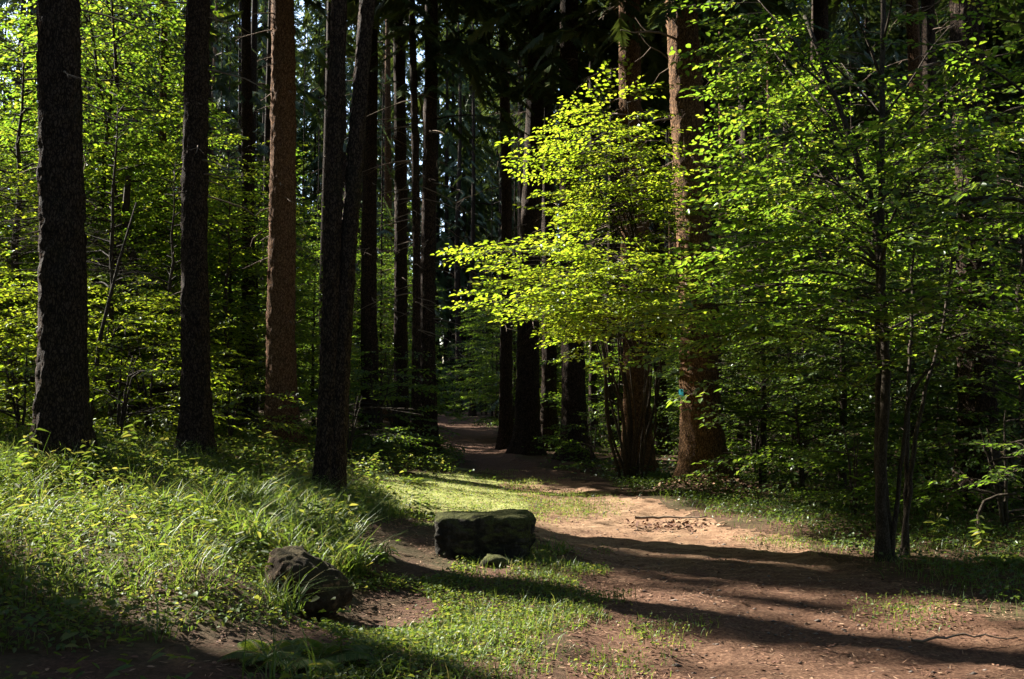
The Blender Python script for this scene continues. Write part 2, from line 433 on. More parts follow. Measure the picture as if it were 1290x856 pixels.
M['soil'] = soil_material('forest_soil', False)
M['path'] = soil_material('trodden_path', True)
gm = mesh('ground', VG, [QG], M['soil'], True)
gr = obj('ground', gm); gr['kind'] = 'structure'
_a = gm.attributes.new('moss', 'FLOAT', 'POINT'); SUNLIT_MOSS_LATE = _a.name
fc = VG[QG].mean(1)
inp = (path_s(fc[:, 0], fc[:, 1]) + (rng.random(len(fc)) - 0.5) * 0.12 > 0.0) & (fc[:, 1] > -18) & (fc[:, 1] < 78)
qp = QG[inp]
used, inv = np.unique(qp, return_inverse=True)
pv = VG[used].copy(); pv[:, 2] += 0.005
po = obj('path', mesh('path', pv, [inv.reshape(-1, 4)], M['path'], True)); po['kind'] = 'structure'

# (the amount of sun-brightened moss is filled in below, once the outline test exists)
# ------------------------------------------------------------------ where the sun gets through the canopy
def inside(px, py, poly):
    poly = np.asarray(poly, float); n = len(poly)
    r = np.zeros(px.shape, bool); j = n - 1
    for i in range(n):
        xi, yi = poly[i]; xj, yj = poly[j]
        c = ((yi > py) != (yj > py)) & (px < (xj - xi) * (py - yi) / (yj - yi + 1e-9) + xi)
        r ^= c; j = i
    return r


gm.attributes['moss'].data.foreach_set('value', sunlit_moss_field().astype(np.float32))

GL = [  # polygons on the ground in the photograph, and how open the canopy is there
    ([(-150, 570), (60, 592), (230, 606), (320, 640), (345, 700), (380, 760), (330, 800), (300, 850), (215, 815), (110, 745), (40, 700), (-150, 640)], 0.92),
    ([(470, 596), (560, 598), (700, 612), (780, 622), (880, 640), (970, 664), (1090, 690), (1060, 699), (900, 689), (740, 672), (680, 664), (540, 656), (490, 640)], 0.97),
    ([(430, 735), (560, 745), (600, 765), (660, 800), (650, 835), (540, 835), (470, 800), (420, 770)], 0.75),
    ([(560, 700), (740, 715), (770, 765), (640, 775), (560, 745)], 0.25),
    ([(330, 650), (470, 660), (470, 740), (350, 740)], 0.45), ([(300, 660), (375, 660), (400, 720), (380, 770), (300, 770)], 0.95),
    ([(1090, 660), (1330, 650), (1330, 740), (1120, 730)], 0.06),
    ([(550, 530), (640, 548), (620, 575), (545, 560)], 0.1),
]
STRIPE = [(690, 672), (760, 680), (1050, 704), (1120, 750), (1360, 770), (1400, 900), (700, 900), (690, 720)]


def lit_ground(u, v):
    x, y = u.copy(), v.copy()
    for _ in range(2):
        h = ground_smooth(x, y); x = u - h * COT * SH[0]; y = v - h * COT * SH[1]
    h = ground_smooth(x, y)
    px, py = to_px(np.stack([x, y, h], -1))
    px = px + (fbm(x * 2, y * 2, seed=61) - 0.5) * 60; py = py + (fbm(x * 2, y * 2, seed=62) - 0.5) * 28
    p = np.zeros(u.shape)
    ok = (y > 2.5)
    for poly, a in GL:
        p = np.maximum(p, np.where(inside(px, py, poly) & ok, a, 0))
    w = u * (-SH[1]) + v * SH[0]
    st = sstep(0.522, 0.57, fbm(w * 5.5, (u * SH[0] + v * SH[1]) * .5, seed=179, oct=3))
    p = np.maximum(p, np.where(inside(px, py, STRIPE) & ok, st * 0.9, 0))
    return p


# lit things above the ground: (px, py, depth, radius m, openness)
LIT3 = []
for (px, py, d, r, a) in [
    # hazel boughs in the middle
    (700, 180, 13.5, 0.9, .95), (790, 180, 14, 0.9, .95), (760, 240, 13.5, 0.9, .95), (680, 240, 13.5, 0.8, .95), (820, 290, 13.5, .8, .9), (580, 320, 12.5, .6, .95),
    (640, 330, 12.5, 0.8, .95), (720, 330, 13, 0.9, .95), (620, 375, 12.2, 0.7, .95), (690, 385, 12.5, 0.8, .9), (780, 360, 12.8, .8, .85), (820, 410, 12, .7, .75), (780, 460, 12, .6, .85), (850, 440, 9.6, .6, .8),
    # left half of the near tree
    (900, 120, 10, .7, .9), (960, 60, 10, .6, .65), (930, 180, 9.8, .8, .95), (900, 230, 9.8, .7, .95), (960, 240, 9.5, .8, .9), (1000, 180, 9.5, .8, .8), (1020, 260, 9.3, .8, .75),
    (930, 300, 9.5, .7, .8), (900, 340, 9.5, .7, .8), (1000, 330, 9.3, .7, .65), (880, 390, 9.5, .7, .8), (1060, 200, 9.2, .7, .6), (1120, 60, 9, .6, .4), (1080, 30, 9.2, .6, .4),
    (1200, 100, 9, .6, .35), (1250, 200, 9, .7, .25), (1100, 300, 9, .7, .5), (960, 420, 9.2, .7, .6), (1120, 420, 9, .7, .15), (1220, 340, 9, .7, .2), (1180, 260, 9, .7, .2),
    # marked trunk and the ones beside it
    (860, 20, 15, .45, .95), (860, 90, 15, .45, .95), (860, 160, 15, .45, .95), (862, 230, 15, .45, .9), (868, 300, 15, .45, .9), (878, 500, 15, .45, .9), (880, 560, 15, .45, .9), (864, 200, 15, .45, .95), (866, 265, 15, .45, .95), (871, 330, 15, .45, .9), (795, 40, 18, .5, .7), (797, 110, 18, .5, .6),
    # trunks of the left bank
    (353, 30, 17.5, .5, .7), (353, 120, 17.5, .5, .8), (353, 220, 17.5, .5, .8), (353, 330, 17.5, .5, .8), (355, 450, 17.5, .6, .8), (356, 530, 15, .6, .8),
    (75, 60, 10.4, .5, .6), (75, 180, 10.4, .5, .7), (75, 300, 10.4, .5, .7), (75, 430, 10.4, .5, .7), (245, 100, 13, .4, .5), (245, 200, 13, .4, .3),
]:
    LIT3.append((at(px, py, d), r, a))
# thicket on the left
for px in range(-60, 331, 55):
    for py in range(0, 560, 50):
        for d in (18, 21, 24):
            lim = 0.45 if py < 160 else 0.9
            if px > 250: lim *= 0.6
            LIT3.append((at(px + random.uniform(-20, 20), py + random.uniform(-20, 20), d), 0.8, lim * random.uniform(0.6, 1)))
LOW3 = []
for px in range(-60, 400, 45):
    for py, d in ((560, 14), (530, 14), (490, 15), (450, 16), (400, 17), (350, 18)):
        LOW3.append((at(px + random.uniform(-20, 20), py, d), 0.7, random.uniform(.45, .95) * (1 if px < 300 else .6)))
LOW3 += [(at(354, py, 17.5), .55, .9) for py in (40, 110, 180, 250, 320, 390, 450, 510)]
LIT3 += LOW3
_LU = np.array([[p[0] + p[2] * COT * SH[0], p[1] + p[2] * COT * SH[1], r, a] for p, r, a in LIT3])


def lit_air(u, v, only=0):
    p = np.zeros(u.shape)
    for cu, cv, r, a in _LU[-only:]:
        # crossing of the beam with the z=0 plane is stretched along the shadow
        du, dv = u - cu, v - cv
        t = (du * SH[0] + dv * SH[1]) * sin(SUN_EL); s = -du * SH[1] + dv * SH[0]
        m = (t * t + s * s) < r * r
        p[m] = np.maximum(p[m], a)
    return p


def uv_of(P): return P[:, 0] + P[:, 2] * COT * SH[0], P[:, 1] + P[:, 2] * COT * SH[1]


# 2-D table of the openness, looked up by every spray of the canopy
TU = np.arange(-30, 34.01, 0.1); TV = np.arange(-15, 72.01, 0.1)
_U, _Vv = np.meshgrid(TU, TV)
TAB_G = lit_ground(_U.ravel(), _Vv.ravel()).reshape(_U.shape)
TAB_A = np.maximum(np.maximum(TAB_G, np.where(_Vv > 13, .14 + .36 * sstep(15, 20, _Vv), .02) + np.where((_U > 4) & (_Vv < 13), .05, 0)), lit_air(_U.ravel(), _Vv.ravel()).reshape(_U.shape))


_p = np.stack([_U.ravel(), _Vv.ravel(), ground_smooth(_U.ravel(), _Vv.ravel())], -1)
_fx, _fy = to_px(_p)
_front = inside(_fx, _fy, [(672, 678), (760, 680), (900, 694), (1070, 704), (1150, 700), (1500, 700), (1500, 950), (640, 950), (690, 760)]).reshape(_U.shape) & (_Vv > 3)
TAB_A = np.where(_front, TAB_G, TAB_A)
# gaps between sprays are shared by all crowns: a beam either gets through or not
_nz = 0.6 * vnoise(_U.ravel() * 2.2, _Vv.ravel() * 2.2, seed=95) + 0.4 * vnoise(_U.ravel() * 5.0, _Vv.ravel() * 5.0, seed=96)
_rk = np.sort(_nz); _nz = (np.searchsorted(_rk, _nz) / len(_rk)).reshape(_U.shape)   # uniform 0..1


def dilate(B, k):
    for _ in range(k):
        C = B.copy(); C[1:] |= B[:-1]; C[:-1] |= B[1:]; C[:, 1:] |= B[:, :-1]; C[:, :-1] |= B[:, 1:]; B = C
    return B


OPEN_A = np.where(_front, TAB_A > .4, dilate(_nz < TAB_A, 1))
OPEN_G = _nz < TAB_G
OPEN_S = TAB_G > .9
OPEN_L = _nz < lit_air(_U.ravel(), _Vv.ravel(), len(LOW3)).reshape(_U.shape)


def look(tab, P):
    u, v = uv_of(P)
    i = np.clip(((u + 30) / 0.1).astype(int), 0, len(TU) - 1); j = np.clip(((v + 15) / 0.1).astype(int), 0, len(TV) - 1)
    inn = (u > -30) & (u < 34) & (v > -15) & (v < 72)
    return inn & tab[j, i]


def shades(tab, P, D, S):
    """sprays at P along D of size S: does any stretch of one cross an open beam"""
    r = np.zeros(len(P), bool)
    Dn = D / np.linalg.norm(D, axis=1)[:, None]
    Sd = np.stack([-Dn[:, 1], Dn[:, 0], 0 * Dn[:, 0]], -1)
    for t, q in ((0, 0), (.35, .22), (.35, -.22), (.5, 0), (.8, .12), (.8, -.12), (1.1, 0)):
        r |= look(tab, P + Dn * (S * t)[:, None] + Sd * (S * q)[:, None])
    return r


# ------------------------------------------------------------------ leaf sprays
def leaf6(L, w, fold=0.18, droop=0.12):
    return np.array([[0, 0, 0], [0.32 * L, -0.46 * w, fold * w], [0.70 * L, -0.36 * w, fold * w * 0.8 - droop * L * .5],
                     [L, 0, -droop * L], [0.70 * L, 0.36 * w, fold * w * 0.8 - droop * L * .5], [0.32 * L, 0.46 * w, fold * w]])


LQ = np.array([[0, 1, 2, 3], [0, 3, 4, 5]])


def frames(X, Z):
    X = X / (np.linalg.norm(X, axis=1)[:, None] + 1e-9)
    Y = np.cross(Z, X); Y /= np.linalg.norm(Y, axis=1)[:, None] + 1e-9
    Zn = np.cross(X, Y)
    return np.stack([X, Y, Zn], -1)  # columns


def place(tV, tF, P, R, S):
    """copies of template verts at points P with rotations R and scales S"""
    V = np.einsum('nij,kj->nki', R, tV) * S[:, None, None] + P[:, None, :]
    n, k = len(P), len(tV)
    Fq = (tF[None] + (np.arange(n) * k)[:, None, None]).reshape(-1, tF.shape[1])
    return V.reshape(-1, 3), Fq


def make_spray(seed, length=0.62, leaf=0.078, nside=6):
    r = np.random.default_rng(seed)
    pos = []; dirs = []; nor = []; sz = []; tw = []
    def twig(p0, ang, ln, lv):
        n = max(3, int(ln / (leaf * 0.62)))
        a = ang; p = np.array(p0, float); pts = [p.copy()]
        for i in range(n):
            a += r.normal(0, 0.07); p = p + np.array([cos(a), sin(a), -0.06 - 0.05 * i / n]) * ln / n; pts.append(p.copy())
            sd = 1 if i % 2 else -1
            la = a + sd * r.uniform(0.7, 1.15) if i < n - 1 else a
            pos.append(p + np.array([0, 0, r.normal(0, .008)])); dirs.append([cos(la), sin(la), r.normal(-0.12, 0.16)])
            nor.append([r.normal(0, 0.28), r.normal(0, 0.28), 1]); sz.append(r.uniform(0.5, 1.25) * (0.8 if lv else 1))
        tw.append(np.array(pts))
    twig((0, 0, 0), 0, length, 0)
    for i in range(nside):
        t = (i + 0.7) / (nside + 0.6); sd = 1 if i % 2 else -1
        twig((length * t, 0, -0.06 * length * t), sd * r.uniform(0.6, 1.0), length * r.uniform(.42, .6) * (1 - 0.5 * t), 1)
    P = np.array(pos); X = np.array(dirs); Z = np.array(nor); S = np.array(sz)
    V, Fq = place(leaf6(leaf, leaf * 0.66), LQ, P, frames(X, Z), S)
    # the fine twigs as narrow three-sided rods
    mb = MB()
    for t in tw: mb.tube(t, np.linspace(0.0035, 0.0012, len(t)), 3, cap=False)
    return V, Fq, np.concatenate(mb.V), np.concatenate(mb.Q)


SPRAYS = [make_spray(100 + i) for i in range(6)]
SPRAYS_BIG = [make_spray(200 + i, 0.8, 0.105, 5) for i in range(5)]


def add_sprays(leafmb, twigmb, P, D, templates, tilt=0.25, scale=(0.8, 1.15), up=1.0):
    P = np.asarray(P, float).reshape(-1, 3); D = np.asarray(D, float).reshape(-1, 3)
    if not len(P): return
    which = rng.integers(0, len(templates), len(P))
    for k, t in enumerate(templates):
        m = which == k
        if not m.any(): continue
        n = m.sum()
        Z = np.stack([rng.normal(0, tilt, n), rng.normal(0, tilt, n), np.full(n, up)], -1)
        R = frames(D[m], Z); S = rng.uniform(*scale, n)
        V, Fq = place(t[0], t[1], P[m], R, S); leafmb.add(V, Fq)
        if twigmb is not None:
            V, Fq = place(t[2], t[3], P[m], R, S); twigmb.add(V, Fq)


def limb_points(p0, p1, sag=0.0, n=12, wob=0.03):
    p0 = np.asarray(p0, float); p1 = np.asarray(p1, float)
    t = np.linspace(0, 1, n)[:, None]
    P = p0 + (p1 - p0) * t
    L = np.linalg.norm(p1 - p0)
    P[:, 2] += (sag * L * 4 * t * (1 - t))[:, 0]
    ph = rng.random(3) * 6
    P += (np.sin(t * 7 + ph) * wob * L * t * (1 - t) * 2)
    return P


def bough(leafmb, woodmb, P, r0, start=0.3, step=0.20, side=(0.35, 0.9), templates=None, tilt=0.25, zj=0.18, dens=1.0, scale=(0.8, 1.15)):
    """a limb with side branches, each carrying flat sprays of leaves"""
    templates = templates or SPRAYS
    m = len(P)
    woodmb.tube(P, np.linspace(r0, max(0.004, r0 * 0.18), m), 6, wob=0.1)
    seg = np.linalg.norm(np.diff(P, axis=0), axis=1); cum = np.concatenate([[0], np.cumsum(seg)]); L = cum[-1]
    s = L * start; k = 0; SP = []; SD = []
    while s < L:
        i = min(np.searchsorted(cum, s) - 1, m - 2); i = max(i, 0)
        f = (s - cum[i]) / (seg[i] + 1e-9); p = P[i] * (1 - f) + P[i + 1] * f
        d = P[i + 1] - P[i]; d /= np.linalg.norm(d)
        dh = np.array([d[0], d[1], 0]); dh /= np.linalg.norm(dh) + 1e-6
        a = (1 if k % 2 else -1) * rng.uniform(0.6, 1.15)
        if np.hypot(d[0], d[1]) < 0.35: a = rng.uniform(0, 2 * pi)
        sd = np.array([dh[0] * cos(a) - dh[1] * sin(a), dh[0] * sin(a) + dh[1] * cos(a), rng.normal(0.05, zj)])
        ln = rng.uniform(*side) * (1.05 - 0.75 * (s / L)) + 0.1
        q = p + sd * ln; q[2] -= 0.06 * ln
        woodmb.tube(limb_points(p, q, 0.03, 5), np.linspace(max(0.004, r0 * 0.28), 0.003, 5), 4, cap=False)
        nsp = max(1, int(ln / 0.26))
        for j in range(nsp):
            if rng.random() > dens: continue
            t = (j + 1) / nsp
            b = rng.uniform(0.3, 0.9) * (1 if j % 2 else -1) if j < nsp - 1 else 0
            SP.append(p + (q - p) * t)
            SD.append([sd[0] * cos(b) - sd[1] * sin(b), sd[0] * sin(b) + sd[1] * cos(b), rng.normal(0, 0.12)])
        s += step * rng.uniform(0.7, 1.3); k += 1
    d = P[-1] - P[-2]
    SP.append(P[-1]); SD.append([d[0], d[1], d[2] * 0.4])
    add_sprays(leafmb, woodmb, SP, SD, templates, tilt, scale)


# ------------------------------------------------------------------ spruce trunks and crowns
def trunk_mesh(name, H, r0, mat, lean=(0, 0), bend=0.03, detail=1.0, flare=0.45, seed=0, zmax=None, zbot=-0.35, extra=None):
    """tapered trunk with root flare and flaking bark; lean = dx, dy per metre of height"""
    n = int(14 + 34 * detail)
    fine = 0.05 / max(detail, 0.05)
    z1 = np.arange(zbot, 7.5, max(0.05, min(fine, 0.6))) if detail > 0.3 else np.arange(zbot, 7.5, 0.5)
    z2 = np.linspace(7.6, H, 14)
    z = np.concatenate([z1, z2]); zp = np.clip(z, 0, None)
    th = np.arange(n) * 2 * pi / n
    TH, Z = np.meshgrid(th, z)
    ZP = np.clip(Z, 0, None)
    R = r0 * np.clip(1 - ZP / H, 0.02, 1) ** 0.75
    lobes = 0.5 + 0.5 * np.cos(TH * 5 + seed) * 0.7 + 0.3 * np.cos(TH * 3 + seed * 2)
    R = R * (1 + flare * np.exp(-ZP / 0.30) * (0.45 + 0.95 * lobes) + 0.22 * np.exp(-ZP / 0.8))
    if detail > 0.3:
        nz = fbm(np.cos(TH) * r0 * 22, np.sin(TH) * r0 * 22, Z * 9, seed=seed, oct=3) - 0.5
        fl = vnoise(np.cos(TH) * r0 * 60, np.sin(TH) * r0 * 60, Z * 22, seed=seed + 5) - 0.5
        R = R + nz * 0.065 * min(1, r0 / 0.2) + fl * 0.026
    ph = seed * 1.7
    bx = bend * np.sin(z * 0.35 + ph) * np.clip(z, 0, 3) / 3; by = bend * np.cos(z * 0.28 + ph) * np.clip(z, 0, 3) / 3
    X = R * np.cos(TH) + (lean[0] * z + bx)[:, None]; Y = R * np.sin(TH) + (lean[1] * z + by)[:, None]
    V = np.stack([X, Y, Z], -1).reshape(-1, 3); m = len(z)
    i = np.arange(m - 1)[:, None]; j = np.arange(n)[None, :]; j2 = (j + 1) % n
    Q = np.stack([i * n + j, i * n + j2, (i + 1) * n + j2, (i + 1) * n + j], -1).reshape(-1, 4)
    if extra is not None: return join(name, [(V, [Q], mat), (*extra, M['twig'])])
    return mesh(name, V, [Q], mat, True)


def needle_spray(nn=12, ww=.056):
    """a drooping spruce twig: rod with short side twigs of needles"""
    V = []; T = []
    def tri(a, b, c):
        k = len(V); V.extend([a, b, c]); T.append((k, k + 1, k + 2))
    r = np.random.default_rng(3)
    for i in range(nn):
        t = (i + 0.5) / nn
        for sd in (-1, 1):
            x = t; ln = 0.36 * (1 - 0.65 * t) * r.uniform(0.7, 1.2); a = r.uniform(0.7, 1.1)
            p = np.array([x, 0, -0.15 * t * t]); q = p + np.array([cos(a) * ln, sd * sin(a) * ln, -ln * r.uniform(0.15, 0.5)])
            w = np.array([ww, -sd * 0.02, 0])
            tri(p - w, p + w, q)
    tri(np.array([0, -0.02, 0]), np.array([0, 0.02, 0]), np.array([1.15, 0, -0.22]))
    V = np.array(V)
    return V, np.array(T)


NSV, NST = needle_spray()
FSV, FST = needle_spray(8, .07)


def rods_mesh(rods):
    mb = MB()
    for p in rods: mb.tube(p, np.linspace(0.028, 0.006, 5), 3, cap=False)
    return parts_of(mb) if mb.V else (np.zeros((0, 3)), [])


def cut_rods(v, Rm, pos, hs=1.0):
    R_ = np.array(v['rodpts']); Q_ = (R_.reshape(-1, 3) * [1, 1, hs]) @ Rm.T + pos
    bad = look(OPEN_A, Q_).reshape(len(R_), -1)[:, 1:].any(1)
    return rods_mesh(R_[~bad])


def crown_sprays(H, zb, seed, rmax=2.6, per=1.0):
    """points, directions and sizes of the needle sprays plus the branch rods"""
    r = np.random.default_rng(seed)
    P = []; D = []; S = []; rods = []
    z = zb
    while z < H - 0.3:
        f = (z - zb) / (H - zb)
        Lm = rmax * (1 - f) ** 0.8 * (0.55 + 0.45 * min(1, f * 5)) + 0.25
        nb = r.integers(4, 7); a0 = r.random() * 6.28
        for b in range(nb):
            a = a0 + b * 2 * pi / nb + r.normal(0, 0.25); L = Lm * r.uniform(0.6, 1.15)
            t = np.linspace(0, 1, 5)
            dro = r.uniform(0.15, 0.4) * (1 - f) + 0.02
            pts = np.stack([cos(a) * L * t, sin(a) * L * t, z + L * (0.18 * t - dro * t * t)], -1)
            rods.append(pts)
            ns = max(3, int(L / 0.26 * per))
            for k in range(ns):
                tt = (k + 1) / ns; c = np.array([cos(a) * L * tt, sin(a) * L * tt, z + L * (0.18 * tt - dro * tt * tt)])
                for sd in ((-1, 1) if k < ns - 1 else (0,)):
                    aa = a + sd * r.uniform(0.5, 1.1)
                    P.append(c); D.append([cos(aa), sin(aa), r.uniform(-0.9, -0.15)]); S.append(r.uniform(0.45, 0.8) * (1.1 - 0.45 * f))
        z += r.uniform(0.42, 0.62)
    return np.array(P), np.array(D), np.array(S), rods


def dead_rods(mb, zb, r0, seed, n=14, z0=2.5, lmax=1.4):
    r = np.random.default_rng(seed)
    for i in range(n):
        z = r.uniform(z0, zb + 1.0); a = r.random() * 6.28; L = r.uniform(0.3, lmax)
        t = np.linspace(0, 1, 6)
        P = np.stack([cos(a) * L * t, sin(a) * L * t, z + L * (-0.1 * t - 0.22 * t * t + r.normal(0, .03) * t)], -1)
        P[:, :2] += r.normal(0, 0.03, (6, 2)) * t[:, None] * L
        mb.tube(P, np.linspace(0.014, 0.004, 6), 4)
        for k in range(r.integers(0, 5)):
            j = r.integers(2, 5); aa = a + r.choice([-1, 1]) * r.uniform(.4, 1.1); l2 = L * r.uniform(.15, .4)
            q = P[j] + np.array([cos(aa) * l2, sin(aa) * l2, -l2 * r.uniform(.1, .6)])
            mb.tube(np.array([P[j], (P[j] + q) / 2 + r.normal(0, .01, 3), q]), np.array([0.006, .004, .002]), 3, cap=False)


def join(name, parts, smooth0=True):
    """one mesh out of (vertices, list of faces, material)"""
    V = np.concatenate([p[0] for p in parts]); fs = []; mi = []; off = 0
    for k, (v, f, m) in enumerate(parts):
        for a in f:
            a = np.asarray(a); fs.append(a + off); mi.append(np.full(len(a), k, np.int32))
        off += len(v)
    me = mesh(name, V, fs)
    for p in parts: me.materials.append(p[2])
    mi = np.concatenate(mi); me.polygons.foreach_set('material_index', mi)
    if smooth0: me.polygons.foreach_set('use_smooth', mi == 0)
    return me


def parts_of(mb): return np.concatenate(mb.V), ([np.concatenate(mb.Q)] if mb.Q else []) + ([np.concatenate(mb.T)] if mb.T else [])


def crown_mesh(name, P, D, S, keep=None, rods=None):
    if keep is not None: P, D, S = P[keep], D[keep], S[keep]
    n = len(P)
    Z = np.stack([rng.normal(0, 0.3, n), rng.normal(0, 0.3, n), np.ones(n)], -1)
    V, T = place(NSV, NST, P, frames(D, Z), S)
    return join(name, [(V, [T], M['needle'])] + ([(*rods, M['bark'])] if len(rods[0]) else []), False)


VAR = []   # shared spruce variants
for i in range(5):
    H = [27, 29, 25, 28, 30][i]; zb = [9.5, 8.0, 10.5, 7.0, 11.5][i]
    P, D, S, rods = crown_sprays(H, zb, 400 + i, rmax=[2.7, 3.0, 2.5, 2.8, 2.9][i], per=1.4)
    bm = MB()
    for p in rods: bm.tube(p, np.linspace(0.028, 0.006, 5), 3, cap=False)
    dm = MB(); dead_rods(dm, zb, 0.2, 420 + i, n=34, z0=2.2, lmax=1.8)
    VAR.append(dict(H=H, zb=zb, P=P, D=D, S=S, crown=None, rods=parts_of(bm), rodpts=rods,
                    trunk=trunk_mesh('trunk', H, 0.20, [M['bark'], M['bark'], M['bark_red'], M['bark'], M['bark']][i], bend=0.06, detail=0.22, seed=440 + i, extra=parts_of(dm))))
    VAR[-1]['crown'] = crown_mesh('crown', P, D, S, None, VAR[-1]['rods'])

P, D, S, rods = crown_sprays(11, 1.2, 455, rmax=2.0, per=1.1)
VAR.append(dict(H=11, zb=1.2, P=P, D=D, S=S, rods=rods_mesh(rods), rodpts=rods, trunk=trunk_mesh('trunk', 11, 0.10, M['bark'], bend=0.03, detail=0.2, seed=456)))
VAR[-1]['crown'] = crown_mesh('crown', P, D, S, None, VAR[-1]['rods'])
TREES = []   # (x, y) of every trunk


def spruce(x, y, var, label, group, r=0.2, rz=None, trunk=None, z=None, hs=1.0):
    v = VAR[var]
    z = g1(x, y) if z is None else z
    rz = rng.random() * 6.28 if rz is None else rz
    t = thing('spruce_tree', label, 'tree', (x, y, z), 0, group)
    tr = obj('trunk', trunk or v['trunk'], t)
    if trunk is None: tr.scale = (r / 0.2, r / 0.2, hs); tr.rotation_euler = (0, 0, rz)
    Rm = np.array([[cos(rz), -sin(rz), 0], [sin(rz), cos(rz), 0], [0, 0, 1]])
    Pw = (v['P'] * [1, 1, hs]) @ Rm.T + [x, y, z]
    keep = ~shades(OPEN_A, Pw, v['D'] @ Rm.T, v['S'])
    me = v['crown'] if keep.mean() > 0.995 else crown_mesh('crown', v['P'], v['D'], v['S'], keep, cut_rods(v, Rm, [x, y, z], hs))
    c = obj('crown', me, t); c.rotation_euler = (0, 0, rz); c.scale = (1, 1, hs)
    TREES.append((x, y))
    return t


# the trunks one can tell apart: base px, py, depth, px at the top edge, diameter m, bark, variant, label
NEAR = [
    (78, 592, 10.4, 78, 0.45, 'bark', 0, 'thick dark spruce trunk on the grassy bank, farthest left of all', True),
    (247, 585, 13.0, 252, 0.34, 'bark', 1, 'slim black spruce trunk between the thickest bank trunk and the reddish one', True),
    (355, 566, 17.5, 353, 0.50, 'bark_brown', 2, 'reddish brown trunk on the bank with its left edge in sun', True),
    (886, 612, 15.0, 857, 0.56, 'bark_red', 3, 'big sunlit reddish trunk right of the path with a teal paint mark', True),
    (803, 602, 18.0, 795, 0.47, 'bark_red', 1, 'reddish trunk rising behind the hazel clump beside the path', True),
    (664, 572, 23.0, 676, 0.52, 'bark', 4, 'broad dark trunk with flared roots at the bend of the path', False),
    (638, 560, 25.5, 634, 0.32, 'bark', 0, 'slim dark trunk just left of the broad flared trunk at the path bend', False),
    (690, 568, 24.5, 691, 0.36, 'bark', 2, 'dark trunk standing between two broader trunks at the path bend', False),
    (724, 580, 21.5, 717, 0.50, 'bark', 1, 'broad black trunk right of the path bend, behind the lit hazel boughs', False),
    (540, 578, 20.5, 540, 0.33, 'bark', 3, 'dark spruce trunk at the left edge of the path where it narrows', False),
    (524, 582, 20.0, 519, 0.17, 'bark', 0, 'thin pole of a spruce touching the dark trunk left of the narrow path', False),
    (1232, 640, 12.6, 1218, 0.44, 'bark', 4, 'thick black trunk behind the near young tree on the right', True),
    (467, 560, 23.5, 467, 0.40, 'bark', 2, 'dark trunk in the shade behind the forked trunk', False),
    (507, 558, 24.5, 500, 0.34, 'bark', 4, 'shaded trunk behind the thin pole left of the path', False),
    (310, 560, 24.0, 312, 0.32, 'bark', 1, 'shaded grey trunk behind the thicket between two bank trunks', False),
    (207, 550, 27.0, 207, 0.24, 'bark_red', 0, 'slender brown trunk rising out of the sunlit thicket on the left', False),
    (834, 585, 23.0, 829, 0.27, 'bark', 3, 'thin dark trunk close left of the marked reddish trunk', False),
    (905, 590, 21.0, 886, 0.27, 'bark', 0, 'thin dark trunk half hidden behind the marked reddish trunk', False),
    (1040, 590, 21.0, 1035, 0.42, 'bark', 2, 'dark trunk in shade left of the near young tree', False),
    (1180, 585, 21.0, 1150, 0.32, 'bark_red', 4, 'brown trunk seen through the near young tree, leaning left', False),
    (770, 575, 26.0, 770, 0.20, 'bark', 1, 'thin dark pole between the hazel clump and the broad black trunk', False),
    (747, 570, 27.0, 746, 0.22, 'bark', 3, 'slender pole just right of the broad black trunk', False),
]
NEARPOS = {}
for k, (px, py, d, ptop, dia, bark, var, lab, near) in enumerate(NEAR):
    b = at(px, py, d); t = at(ptop, 0, d); lean = (t[0] - b[0]) / (t[2] - b[2])
    x, y = b[0], b[1]
    zb = g1(x, y)
    H = VAR[var]['H']
    twigs = []
    allm = MB()
    for q in range(18 if near else 26):
        dm = MB(); dead_rods(dm, VAR[var]['zb'], dia / 2, 600 + k * 40 + q, n=1, z0=3.4 if near else 2.6, lmax=1.3)
        for vv_ in dm.V: vv_[:, 0] += lean * vv_[:, 2]
        twigs.append(dm)
    if not near:
        for dm in twigs: Vt, ft = parts_of(dm); allm.add(Vt, ft[0], ft[1])
    tm = trunk_mesh('trunk', H, dia / 2 * 1.04, M[bark], lean=(lean, 0), bend=0.045, detail=1.0 if near else 0.45, seed=500 + k, flare=0.62, extra=None if near else parts_of(allm))
    o = spruce(x, y, var, lab, 'spruce trees of the forest', trunk=tm, rz=0.0)
    if near:
        for q in range(9):
            dm = MB(); dead_rods(dm, 6.0, dia / 2, 9000 + k * 40 + q, n=1, z0=1.6, lmax=.32)
            for vv_ in dm.V: vv_[:, 0] += lean * vv_[:, 2] + (dia * .42) * np.sign(vv_[:, 0].mean()) * .5
            twigs.append(dm)
        for dm in twigs: Vt, ft = parts_of(dm); obj('dead_branch', mesh('dead_branch', Vt, ft, M['twig']), o)
    for ch in o.children:
        if ch.name.startswith('crown'): ch.location.x = lean * 12
    NEARPOS[k] = (o, x, y, zb, lean, dia)

